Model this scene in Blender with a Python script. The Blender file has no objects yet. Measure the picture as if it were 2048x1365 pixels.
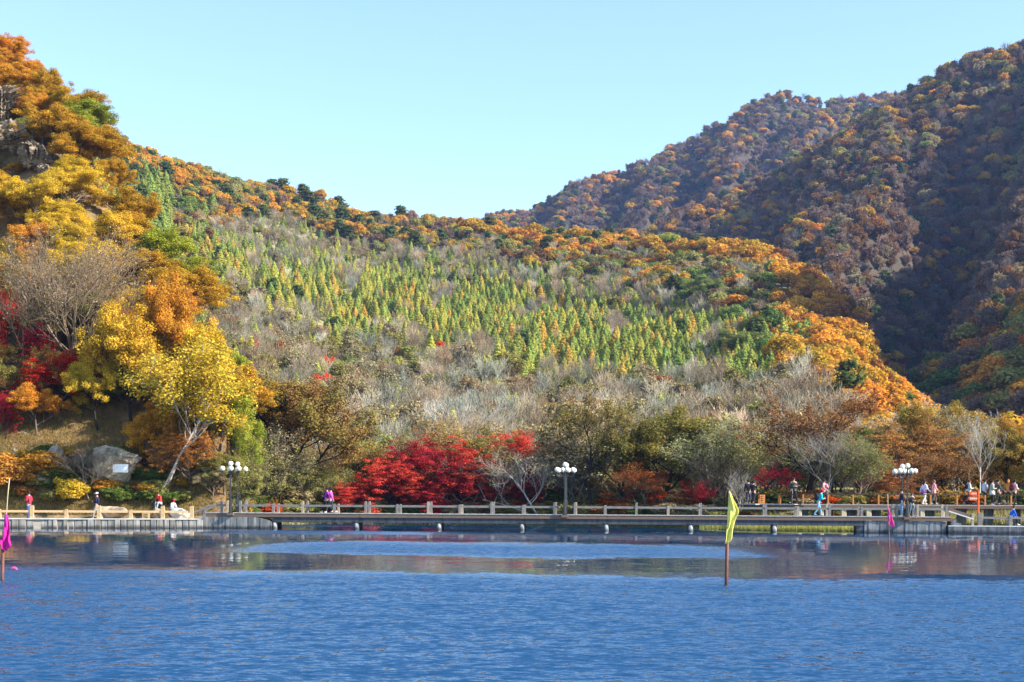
import bpy, bmesh, math, random
import numpy as np
from mathutils import Vector, Matrix
R = math.radians
C = bpy.context.scene.collection
sc = bpy.context.scene
# ------------------------------------------------------------------ camera, sky, sun, exposure
F, CAMH, HX, HY, ROLL = 3000.0, 2.05, 1024.0, 998.0, R(0.3)
cam_d = bpy.data.cameras.new('camera'); cam = bpy.data.objects.new('camera', cam_d); C.objects.link(cam)
cam_d.sensor_width = 36; cam_d.lens = F/2048*36; cam_d.shift_y = (HY-682.5)/2048
cam_d.clip_start = .5; cam_d.clip_end = 8000
cam.location = (0, 0, CAMH)
cam.matrix_world = Matrix.Translation((0, 0, CAMH)) @ Matrix.Rotation(R(90), 4, 'X') @ Matrix.Rotation(ROLL, 4, 'Z')
sc.camera = cam
SUN_AZ, SUN_EL = R(72), R(33)          # from the right, a little behind the viewer
to_sun = Vector((math.sin(SUN_AZ)*math.cos(SUN_EL), -math.cos(SUN_AZ)*math.cos(SUN_EL), math.sin(SUN_EL)))
world = bpy.data.worlds.new('World'); sc.world = world; world.use_nodes = True
nt = world.node_tree; nt.nodes.clear()
sky = nt.nodes.new('ShaderNodeTexSky'); sky.sky_type = 'NISHITA'; sky.sun_disc = False
sky.sun_elevation = SUN_EL; sky.sun_rotation = math.pi - SUN_AZ
sky.altitude = 300; sky.air_density = 1.0; sky.dust_density = 0.12; sky.ozone_density = 2.0
bg = nt.nodes.new('ShaderNodeBackground'); bg.inputs[1].default_value = 0.13
wo = nt.nodes.new('ShaderNodeOutputWorld')
tnt = nt.nodes.new('ShaderNodeMix'); tnt.data_type = 'RGBA'; tnt.blend_type = 'MULTIPLY'; tnt.inputs[0].default_value = 1
tnt.inputs[7].default_value = (1.10, 1.12, 1.10, 1)       # the camera's cool white balance
nt.links.new(sky.outputs[0], tnt.inputs[6]); nt.links.new(tnt.outputs[2], bg.inputs[0]); nt.links.new(bg.outputs[0], wo.inputs[0])
sun_d = bpy.data.lights.new('sun', 'SUN'); sun_d.energy = 5.0; sun_d.angle = R(.5); sun_d.color = (1, .93, .82)
sun = bpy.data.objects.new('sun', sun_d); C.objects.link(sun); sun.location = (60, -60, 80)
sun.rotation_euler = to_sun.to_track_quat('Z', 'Y').to_euler()
sc.view_settings.view_transform = 'Standard'; sc.view_settings.look = 'None'
sc.view_settings.gamma = 1; sc.view_settings.use_curve_mapping = False; sc.view_settings.exposure = 1.27
sc.cycles.max_bounces = 5; sc.cycles.diffuse_bounces = 2; sc.cycles.glossy_bounces = 3; sc.cycles.transmission_bounces = 4
sc.cycles.volume_bounces = 0; sc.cycles.caustics_reflective = False; sc.cycles.caustics_refractive = False
sc.cycles.use_denoising = True; sc.cycles.denoiser = 'OPENIMAGEDENOISE'; sc.cycles.denoising_input_passes = 'RGB_ALBEDO_NORMAL'; sc.cycles.denoising_prefilter = 'ACCURATE'

cr, sr = math.cos(ROLL), math.sin(ROLL)
def at(px, py, Y):                     # photograph pixel (2048 wide) at depth Y -> world point
    a, b = px-HX, HY-py
    dx, dy = a*cr - b*sr, a*sr + b*cr
    return Vector((dx*Y/F, Y, CAMH + dy*Y/F))
def px_of(x, Y, z):
    dx, dy = x*F/Y, (z-CAMH)*F/Y
    return HX + dx*cr + dy*sr, HY - (-dx*sr + dy*cr)
PENDING = []                           # (object, label stem, pixel column) of look-alikes, told apart at the end
MARKS = [(20, 'at the left edge'), (190, 'over the navy walker'), (460, 'over the paired lamps'), (655, 'over the two pink walkers'), (780, 'over the dark red maple'), (930, 'over the red maples'), (1130, 'over the middle lamp'), (1260, 'over the olive trees'), (1455, 'over the yellow flag'), (1640, 'over the teal hiker'), (1812, 'over the right lamps'), (1965, 'over the orange sign')]
def mark(px): return min(MARKS, key=lambda m: abs(m[0]-px))[1]
def settle():
    by = {}
    for o, st, px in PENDING: by.setdefault(st, []).append((px, o))
    W = {2: ['left one of two', 'right one of two'], 3: ['leftmost of three', 'middle one of three', 'rightmost of three'], 4: ['leftmost of four', 'second of four', 'third of four', 'rightmost of four'],
         5: ['leftmost of five', 'second of five', 'middle one of five', 'fourth of five', 'rightmost of five'], 6: ['leftmost of six', 'second of six', 'third of six', 'fourth of six', 'fifth of six', 'rightmost of six']}
    for st, l in by.items():
        l.sort(key=lambda p: p[0])
        for k, (px, o) in enumerate(l):
            t = st + (', ' + W[len(l)][k] if len(l) in W else '')
            while len(t.split()) > 16 and ' the ' in t: t = t.replace(' the ', ' ', 1)
            o['label'] = t
rng = np.random.default_rng(7)
random.seed(7)

# ------------------------------------------------------------------ tags and mesh helpers
def tag(o, label=None, cat=None, group=None, kind=None):
    if label: o['label'] = label
    if cat: o['category'] = cat
    if group: o['group'] = group
    if kind: o['kind'] = kind
    return o
def empty(name, loc=(0, 0, 0), rz=0.0, label=None, cat=None, group=None):
    o = bpy.data.objects.new(name, None); C.objects.link(o); o.location = loc; o.rotation_euler = (0, 0, rz)
    o.empty_display_size = .2
    return tag(o, label, cat, group)
def link(name, me, parent=None):
    o = bpy.data.objects.new(name, me); C.objects.link(o)
    if parent: o.parent = parent
    return o
def np_mesh(name, verts, faces, mats, mat_idx=None, attrs=None, smooth=False):
    """verts (n,3); faces: (m,k) array or list of such arrays of different k."""
    if not isinstance(faces, list): faces = [faces]
    faces = [np.asarray(f, dtype=np.int32) for f in faces if len(f)]
    me = bpy.data.meshes.new(name)
    me.vertices.add(len(verts)); me.vertices.foreach_set('co', np.asarray(verts, dtype=np.float32).ravel())
    loops = np.concatenate([f.ravel() for f in faces]); tot = np.concatenate([np.full(len(f), f.shape[1], dtype=np.int32) for f in faces])
    me.loops.add(len(loops)); me.loops.foreach_set('vertex_index', loops)
    me.polygons.add(len(tot)); st = np.zeros(len(tot), dtype=np.int32); st[1:] = np.cumsum(tot)[:-1]
    me.polygons.foreach_set('loop_start', st)
    me.polygons.foreach_set('loop_total', tot)
    if mat_idx is not None: me.polygons.foreach_set('material_index', np.asarray(mat_idx, dtype=np.int32))
    me.polygons.foreach_set('use_smooth', np.full(len(tot), bool(smooth)))
    for m in mats: me.materials.append(m)
    for k, v in (attrs or {}).items():
        a = me.attributes.new(k, 'FLOAT', 'FACE'); a.data.foreach_set('value', np.asarray(v, dtype=np.float32))
    me.update(calc_edges=True); me.validate()
    return me
class MB:                              # collects simple solids into one mesh
    def __init__(s): s.v = []; s.f = []; s.m = []
    def add(s, vs, fs, m=0):
        o = len(s.v); s.v += [tuple(v) for v in vs]; s.f += [tuple(i+o for i in f) for f in fs]; s.m += [m]*len(fs)
        return s
    def box(s, c, size, m=0, M=None, bevel=0.0, taper=1.0):
        hx, hy, hz = size[0]/2, size[1]/2, size[2]/2; b = min(bevel, hx*.45, hy*.45)
        if b <= 0:
            ring = [(-1, -1), (1, -1), (1, 1), (-1, 1)]; P = [(x*hx, y*hy) for x, y in ring]
        else:
            P = [(-hx+b, -hy), (hx-b, -hy), (hx, -hy+b), (hx, hy-b), (hx-b, hy), (-hx+b, hy), (-hx, hy-b), (-hx, -hy+b)]
        n = len(P); vs = [(x, y, -hz) for x, y in P] + [(x*taper, y*taper, hz) for x, y in P]
        fs = [tuple(range(n-1, -1, -1)), tuple(range(n, 2*n))] + [(i, (i+1) % n, n+(i+1) % n, n+i) for i in range(n)]
        M = M or Matrix.Identity(4); c = Vector(c)
        return s.add([(M @ Vector(v)) + c for v in vs], fs, m)
    def bar(s, a, b, w, h, m=0):       # rectangular bar between two points, h is the vertical size
        a, b = Vector(a), Vector(b); d = (b-a).normalized(); up = Vector((0, 0, 1))
        if abs(d.z) > .98: up = Vector((0, 1, 0))
        sd = d.cross(up).normalized(); u = sd.cross(d)
        vs = [p + sd*w/2*i + u*h/2*j for p in (a, b) for i, j in ((-1, -1), (1, -1), (1, 1), (-1, 1))]
        return s.add(vs, [(3, 2, 1, 0), (4, 5, 6, 7), (0, 1, 5, 4), (1, 2, 6, 5), (2, 3, 7, 6), (3, 0, 4, 7)], m)
    def tube(s, pts, rad, k=6, m=0, cap=True):
        pts = [Vector(p) for p in pts]
        if not hasattr(rad, '__len__'): rad = [rad]*len(pts)
        vs = []; ref = None
        for i, p in enumerate(pts):
            d = (pts[min(i+1, len(pts)-1)]-pts[max(i-1, 0)]).normalized()
            if ref is None:
                ref = Vector((1, 0, 0)) if abs(d.x) < .9 else Vector((0, 1, 0))
            u = (ref-d*ref.dot(d)).normalized(); ref = u; w = d.cross(u)
            vs += [p+(u*math.cos(t)+w*math.sin(t))*rad[i] for t in [2*math.pi*j/k for j in range(k)]]
        fs = [(i*k+j, i*k+(j+1) % k, (i+1)*k+(j+1) % k, (i+1)*k+j) for i in range(len(pts)-1) for j in range(k)]
        if cap: fs += [tuple(range(k-1, -1, -1)), tuple(range((len(pts)-1)*k, len(pts)*k))]
        return s.add(vs, fs, m)
    def ball(s, c, r, nu=10, nv=7, m=0, sc3=(1, 1, 1)):
        c = Vector(c); vs = [c+Vector((0, 0, -r*sc3[2]))]
        for i in range(1, nv):
            t = math.pi*i/nv
            vs += [c+Vector((r*sc3[0]*math.sin(t)*math.cos(2*math.pi*j/nu), r*sc3[1]*math.sin(t)*math.sin(2*math.pi*j/nu), -r*sc3[2]*math.cos(t))) for j in range(nu)]
        vs.append(c+Vector((0, 0, r*sc3[2]))); n = len(vs)-1
        fs = [(0, 1+(j+1) % nu, 1+j) for j in range(nu)]
        fs += [(1+i*nu+j, 1+i*nu+(j+1) % nu, 1+(i+1)*nu+(j+1) % nu, 1+(i+1)*nu+j) for i in range(nv-2) for j in range(nu)]
        fs += [(n, 1+(nv-2)*nu+j, 1+(nv-2)*nu+(j+1) % nu) for j in range(nu)]
        return s.add(vs, fs, m)
    def mesh(s, name, mats, smooth=False):
        me = bpy.data.meshes.new(name); me.from_pydata(s.v, [], s.f)
        for m in (mats if isinstance(mats, (list, tuple)) else [mats]): me.materials.append(m)
        me.polygons.foreach_set('material_index', s.m)
        if smooth: me.polygons.foreach_set('use_smooth', [True]*len(s.f))
        me.update(); return me
    def build(s, name, mats, parent=None, smooth=False):
        return link(name, s.mesh(name, mats, smooth), parent)

# ------------------------------------------------------------------ materials
def new_mat(name):
    m = bpy.data.materials.new(name); m.use_nodes = True; nt = m.node_tree; nt.nodes.clear()
    return m, nt, nt.nodes.new, nt.links.new
def mat(name, col, rough=.8, col2=None, scale=4.0, stretch=(1, 1, 1), bump=0.0, metal=0.0, spec=.3, detail=4, lo=.35, hi=.65, wet=0):
    m, nt, N, L = new_mat(name)
    o = N('ShaderNodeOutputMaterial'); b = N('ShaderNodeBsdfPrincipled'); L(b.outputs[0], o.inputs[0])
    b.inputs['Roughness'].default_value = rough; b.inputs['Metallic'].default_value = metal
    b.inputs['Specular IOR Level'].default_value = spec
    b.inputs['Base Color'].default_value = (*col, 1)
    if col2 is not None or bump:
        tc = N('ShaderNodeTexCoord'); mp = N('ShaderNodeMapping'); mp.inputs['Scale'].default_value = stretch
        nz = N('ShaderNodeTexNoise'); nz.inputs['Scale'].default_value = scale; nz.inputs['Detail'].default_value = detail
        L(tc.outputs['Object'], mp.inputs[0]); L(mp.outputs[0], nz.inputs[0])
        if col2 is not None:
            mr = N('ShaderNodeMapRange'); mr.inputs[1].default_value = lo; mr.inputs[2].default_value = hi
            mx = N('ShaderNodeMix'); mx.data_type = 'RGBA'
            L(nz.outputs[0], mr.inputs[0]); L(mr.outputs[0], mx.inputs[0])
            mx.inputs[6].default_value = (*col, 1); mx.inputs[7].default_value = (*col2, 1)
            L(mx.outputs[2], b.inputs['Base Color'])
        if bump:
            bp = N('ShaderNodeBump'); bp.inputs['Strength'].default_value = 1; bp.inputs['Distance'].default_value = bump
            L(nz.outputs[0], bp.inputs['Height']); L(bp.outputs[0], b.inputs['Normal'])
    if wet:                            # algae and damp just above the water line
        g = N('ShaderNodeNewGeometry'); sp = N('ShaderNodeSeparateXYZ'); L(g.outputs['Position'], sp.inputs[0])
        n2 = N('ShaderNodeTexNoise'); n2.inputs['Scale'].default_value = 2.2; n2.inputs['Detail'].default_value = 5; L(g.outputs['Position'], n2.inputs[0])
        ad = N('ShaderNodeMath'); ad.operation = 'MULTIPLY_ADD'; L(n2.outputs[0], ad.inputs[0]); ad.inputs[1].default_value = -.3; L(sp.outputs[2], ad.inputs[2])
        r2_ = N('ShaderNodeMapRange'); L(ad.outputs[0], r2_.inputs[0]); r2_.inputs[1].default_value = -.06; r2_.inputs[2].default_value = .14; r2_.inputs[3].default_value = .22; r2_.inputs[4].default_value = 1
        st_ = N('ShaderNodeTexNoise'); st_.inputs['Scale'].default_value = 5; mp2 = N('ShaderNodeMapping'); mp2.inputs['Scale'].default_value = (1, 1, .12); L(g.outputs['Position'], mp2.inputs[0]); L(mp2.outputs[0], st_.inputs[0])
        r3 = N('ShaderNodeMapRange'); L(st_.outputs[0], r3.inputs[0]); r3.inputs[1].default_value = .42; r3.inputs[2].default_value = .62; r3.inputs[3].default_value = .6; r3.inputs[4].default_value = 1.08
        mu = N('ShaderNodeMath'); mu.operation = 'MULTIPLY'; L(r2_.outputs[0], mu.inputs[0]); L(r3.outputs[0], mu.inputs[1])
        vs_ = N('ShaderNodeVectorMath'); vs_.operation = 'SCALE'; L(mx.outputs[2], vs_.inputs[0]); L(mu.outputs[0], vs_.inputs['Scale']); L(vs_.outputs[0], b.inputs['Base Color'])
    return m
def leaf_material(name, trans=.35):
    """colour = mix of the plant's own two leaf colours, chosen leaf by leaf; tints live on each plant"""
    m, nt, N, L = new_mat(name)
    o = N('ShaderNodeOutputMaterial')
    a = N('ShaderNodeAttribute'); a.attribute_type = 'INSTANCER'; a.attribute_name = 'tint_a'
    b = N('ShaderNodeAttribute'); b.attribute_type = 'INSTANCER'; b.attribute_name = 'tint_b'
    v = N('ShaderNodeAttribute'); v.attribute_type = 'GEOMETRY'; v.attribute_name = 'vary'
    br = N('ShaderNodeAttribute'); br.attribute_type = 'GEOMETRY'; br.attribute_name = 'tone'
    mx = N('ShaderNodeMix'); mx.data_type = 'RGBA'
    L(v.outputs['Fac'], mx.inputs[0]); L(a.outputs['Vector'], mx.inputs[6]); L(b.outputs['Vector'], mx.inputs[7])
    ml = N('ShaderNodeVectorMath'); ml.operation = 'SCALE'; L(mx.outputs[2], ml.inputs[0]); L(br.outputs['Fac'], ml.inputs['Scale'])
    d = N('ShaderNodeBsdfDiffuse'); t = N('ShaderNodeBsdfTranslucent'); s = N('ShaderNodeMixShader'); s.inputs[0].default_value = trans
    L(ml.outputs[0], d.inputs[0]); L(ml.outputs[0], t.inputs[0]); L(d.outputs[0], s.inputs[1]); L(t.outputs[0], s.inputs[2])
    L(s.outputs[0], o.inputs[0])
    return m
def bark_material(name):
    m, nt, N, L = new_mat(name)
    o = N('ShaderNodeOutputMaterial')
    a = N('ShaderNodeAttribute'); a.attribute_type = 'INSTANCER'; a.attribute_name = 'bark'
    nz = N('ShaderNodeTexNoise'); nz.inputs['Scale'].default_value = 3; tc = N('ShaderNodeTexCoord'); L(tc.outputs['Object'], nz.inputs[0])
    mr = N('ShaderNodeMapRange'); mr.inputs[1].default_value = .3; mr.inputs[2].default_value = .7; mr.inputs[3].default_value = .65; mr.inputs[4].default_value = 1.25
    L(nz.outputs[0], mr.inputs[0])
    ml = N('ShaderNodeVectorMath'); ml.operation = 'SCALE'; L(a.outputs['Vector'], ml.inputs[0]); L(mr.outputs[0], ml.inputs['Scale'])
    d = N('ShaderNodeBsdfDiffuse'); L(ml.outputs[0], d.inputs[0]); L(d.outputs[0], o.inputs[0])
    return m
LEAF = leaf_material('leaves'); BARK = bark_material('bark')
# ------------------------------------------------------------------ terrain
def lerp_tab(tab):
    xs = np.array([p[0] for p in tab], float); ys = np.array([p[1] for p in tab], float)
    return lambda v: np.interp(v, xs, ys)
def wob(x, y, s=1.0):                  # gentle roughness of the ground
    return (np.sin(x*.061*s+1.3)*np.cos(y*.047*s+.4) + .5*np.sin(x*.13*s+y*.09*s) + .3*np.cos(x*.21*s-y*.17*s+2))
UNIT = 1/F
def u_of(px): return (px-HX)/F
def elev(px, py):                      # tan of elevation of a photo point, roll included
    return ((px-HX)*sr + (HY-py)*cr)/F
shore_tab = lerp_tab([(-2500, 99.5), (380, 99.5), (440, 101), (520, 112), (640, 118), (1000, 118), (1200, 114), (1300, 111), (1420, 106), (1500, 102.5), (1600, 101.5), (1725, 100.5), (1900, 97.5), (3500, 97.5)])
# middle hill
mid_sil = lerp_tab([(-900, 20), (-200, 100), (0, 165), (180, 262), (250, 300), (330, 338), (430, 362), (520, 388), (600, 418), (700, 452), (780, 460), (880, 465), (940, 462), (1000, 470), (1080, 480), (1200, 490), (1300, 500), (1400, 512), (1480, 525), (1550, 545), (1620, 585), (1700, 640), (1740, 715), (1780, 800), (1820, 872), (1860, 930), (1930, 960), (2100, 965), (2600, 970), (4000, 970)])
mid_far = lerp_tab([(-900, 520), (0, 560), (300, 640), (900, 660), (1250, 600), (1550, 470), (1700, 400), (1800, 340), (1860, 290), (1930, 230), (2100, 200), (4000, 200)])
mid_exp = lerp_tab([(-900, 1.15), (200, 1.25), (600, 1.6), (1400, 1.6), (1800, 1.3), (4000, 1.2)])
def near_z(px, Y):
    s = Y - shore_tab(px)
    right = np.interp(px, [1400, 1560], [0, 1])
    top = np.interp(s, [-6, -1.5, 0, 1.2, 6, 25], [-1.6, -.8, -.05, .45, .9, 1.6])
    topr = np.interp(s, [-6, -1.5, 0, 1, 3, 6, 25], [-1.6, -.8, -.02, .25, .5, 1.5, 1.9])
    return top*(1-right)+topr*right
def mid_z(px, Y):
    px = np.asarray(px, float); Y = np.asarray(Y, float)
    Yf = mid_far(px); Y0 = 128.0
    t = np.clip((Y-Y0)/(Yf-Y0), 0, None)
    zr = CAMH + elev(px, mid_sil(px))*Yf
    z = np.where(t <= 1, (zr-1.6)*np.clip(t, 0, 1)**mid_exp(px), (zr-1.6)*(1-.35*(t-1)**.8*1.6))
    x = u_of(px)*Y
    amp = np.clip((Y-150)/200, 0, 1)*2.2
    return near_z(px, Y) + np.maximum(z, -10) + amp*wob(x, Y, .7)
# left hill (steep rocky side above the quay)
lef_sil = lerp_tab([(-2500, -500), (-600, -150), (-200, 20), (0, 140), (60, 178), (110, 236), (180, 322), (250, 470), (330, 590), (400, 690), (450, 800), (480, 880), (510, 960), (560, 1010), (640, 1040)])
def lef_far(px): return 104 + 62*np.clip(1-px/520, 0, 1.6)
def lef_z(px, Y):
    px = np.asarray(px, float); Y = np.asarray(Y, float); Yf = lef_far(px); Y0 = 100.5
    t = np.clip((Y-Y0)/(Yf-Y0), 0, None)
    zr = CAMH + elev(px, lef_sil(px))*Yf
    base = .6*np.ones_like(Y)
    x = u_of(px)*Y
    z = np.where(t <= 1, (zr-base)*np.clip(t, 0, 1)**.95, (zr-base)*(1-.5*(t-1)))
    amp = np.clip((Y-103)/15, 0, 1)*np.clip((zr-3)/12, 0, 1)*.7
    return base + z + amp*wob(x*2.2, Y*2.0, 1.6)
# right mountain, nearer face
rm_sil = lerp_tab([(1000, 660), (1150, 560), (1250, 500), (1330, 470), (1400, 440), (1480, 405), (1560, 352), (1650, 300), (1720, 258), (1790, 222), (1830, 190), (1900, 146), (1980, 110), (2048, 92), (2150, 55), (2400, -120), (2800, -320), (3200, -420)])
rm_far = lerp_tab([(1000, 1020), (1300, 980), (1800, 860), (2048, 800), (2500, 760), (3200, 760)])
def rm_z(px, Y):
    px = np.asarray(px, float); Y = np.asarray(Y, float); Yf = rm_far(px); Y0 = 430.0
    t = np.clip((Y-Y0)/(Yf-Y0), 0, None)
    zr = CAMH + elev(px, rm_sil(px))*Yf
    z = np.where(t <= 1, 12 + (zr-12)*np.clip(t, 0, 1)**.95, zr*(1-.6*(t-1)))
    x = u_of(px)*Y
    s = px + 420*(1-t)                 # spurs run down to the left
    env = np.clip(t*(1-t)*4, 0, 1)**.6
    rel = 8*np.cos((s-2010)/300*2*np.pi+1.8*np.sin(t*5+px*.004)) + 5*np.cos((s-1980)/131*2*np.pi+2.5*np.sin(t*9+px*.01)) + 6*wob(x, Y, .5)
    gc = 1775 + 250*t; q = (px-gc)/np.where(px > gc, 105, 95)      # the big gorge cut into the face
    cut = -58*np.exp(-q*q)*np.clip(t*4, 0, 1)*np.clip((1.02-t)*3.5, 0, 1)
    g2 = 1330 + 330*t; q2 = (px-g2)/np.where(px > g2, 40, 70); cut = cut - 26*np.exp(-q2*q2)*np.clip((1-t)*3, 0, 1)*np.clip(t*3, 0, 1)
    return z + rel*env + cut
# far peak behind it
fm_sil = lerp_tab([(500, 560), (800, 500), (960, 452), (1060, 432), (1150, 382), (1200, 367), (1320, 322), (1350, 302), (1450, 252), (1520, 212), (1570, 202), (1640, 212), (1700, 207), (1790, 207), (1900, 215), (2100, 240), (2600, 300)])
def fm_far(px): return 1420 + 0*np.asarray(px, float)
def fm_z(px, Y):
    px = np.asarray(px, float); Y = np.asarray(Y, float); Yf = fm_far(px); Y0 = 900.0
    t = np.clip((Y-Y0)/(Yf-Y0), 0, None)
    zr = CAMH + elev(px, fm_sil(px))*Yf
    z = np.where(t <= 1, 60 + (zr-60)*np.clip(t, 0, 1)**.9, zr*(1-.6*(t-1)))
    x = u_of(px)*Y
    s = px + 300*(1-t); env = np.clip(t*(1-t)*4, 0, 1)**.6
    rel = 13*np.cos((s-1560)/190*2*np.pi+1.5*np.sin(t*6+px*.006)) + 6*np.cos((s-1500)/70*2*np.pi) + 4*wob(x, Y, .8)
    return z + rel*env
# valley wall on the right that keeps the gorge in shade
def vw_xy(x, y):
    x = np.asarray(x, float); y = np.asarray(y, float)
    def seg(ax, ay, az, bx, by, bz, w):
        dx, dy = bx-ax, by-ay; t = np.clip(((x-ax)*dx+(y-ay)*dy)/(dx*dx+dy*dy), 0, 1)
        d = np.hypot(x-ax-t*dx, y-ay-t*dy); h = az+(bz-az)*t
        return h*np.exp(-(d/(w))**2*.8) if False else h*np.clip(1-d/w, 0, 1)**1.15
    r = np.maximum(seg(150, 440, 62, 190, 425, 85, 75), seg(215, 405, 100, 330, 325, 250, 165)); r = np.maximum(r, seg(330, 325, 250, 560, 290, 370, 260))
    return r - 3 + 3*wob(x, y, .8)

def grid_mesh(name, us, Ys, zf, m, label):
    """us: pixel columns, Ys(u) -> rows of distances"""
    P = us[:, None]*np.ones((1, Ys.shape[1])); Z = zf(P, Ys); X = u_of(P)*Ys
    V = np.stack([X, Ys, Z], -1).reshape(-1, 3); n, k = P.shape
    i = np.arange(n-1)[:, None]*k + np.arange(k-1)[None, :]; i = i.ravel()
    me = np_mesh(name, V, np.stack([i, i+k, i+k+1, i+1], -1), [m], smooth=True)
    o = link(name, me); return tag(o, label, None, None, 'structure')
litter = mat('hill_grass_and_litter', (.36, .33, .12), .95, (.23, .19, .08), .12, detail=8, bump=.3)
litter2 = mat('dry_bank_soil', (.28, .18, .09), .95, (.12, .09, .04), 1.2, detail=8, bump=.1)
rock_soil = mat('mountain_soil', (.085, .06, .04), .95, (.05, .045, .03), .06, detail=8, bump=.5)
base = MB(); base.add([(-4000, -1500, -2.2), (4000, -1500, -2.2), (4000, 6000, -2.2), (-4000, 6000, -2.2)], [(0, 1, 2, 3)])
tag(base.build('valley_floor', litter), 'flat valley floor under lake and hills', kind='structure')
us = np.concatenate([np.linspace(-900, -50, 18), np.linspace(0, 2100, 150), np.linspace(2150, 4000, 20)])
ts = np.linspace(0, 1, 90)[None, :]
Ynear = shore_tab(us)[:, None] - 6 + (128-shore_tab(us)[:, None]+6)*np.linspace(0, 1, 26)[None, :]
Yrest = 128 + (mid_far(us)[:, None]*1.45-128)*(ts[:, 1:]**1.15)
grid_mesh('hillside', us, np.concatenate([Ynear, Yrest], 1), mid_z, litter, 'wooded hill slope rising from the lake shore')
us = np.linspace(-1600, 452, 120); ts = np.linspace(0, 1.6, 70)[None, :]
grid_mesh('rocky_slope', us, 100.5 + (lef_far(us)[:, None]-100.5)*ts, lef_z, litter2, 'steep leaf strewn slope above the stone quay')
us = np.linspace(1000, 3200, 150); ts = np.linspace(0, 1.5, 90)[None, :]
grid_mesh('mountain', us, 430 + (rm_far(us)[:, None]-430)*ts, rm_z, rock_soil, 'large forested mountain face on the right')
us = np.linspace(500, 2600, 120); ts = np.linspace(0, 1.5, 60)[None, :]
grid_mesh('distant_mountain', us, 900 + (fm_far(us)[:, None]-900)*ts, fm_z, rock_soil, 'distant rounded forested peak behind the others')
gx, gy = np.meshgrid(np.linspace(-60, 760, 110), np.linspace(80, 640, 80), indexing='ij')
V = np.stack([gx, gy, vw_xy(gx, gy)], -1).reshape(-1, 3); k = gx.shape[1]
i = (np.arange(gx.shape[0]-1)[:, None]*k+np.arange(k-1)[None, :]).ravel()
tag(link('gorge_side', np_mesh('gorge_side', V, np.stack([i, i+k, i+k+1, i+1], -1), [rock_soil], smooth=True)), 'steep wooded gorge side on the far right', kind='structure')

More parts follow.
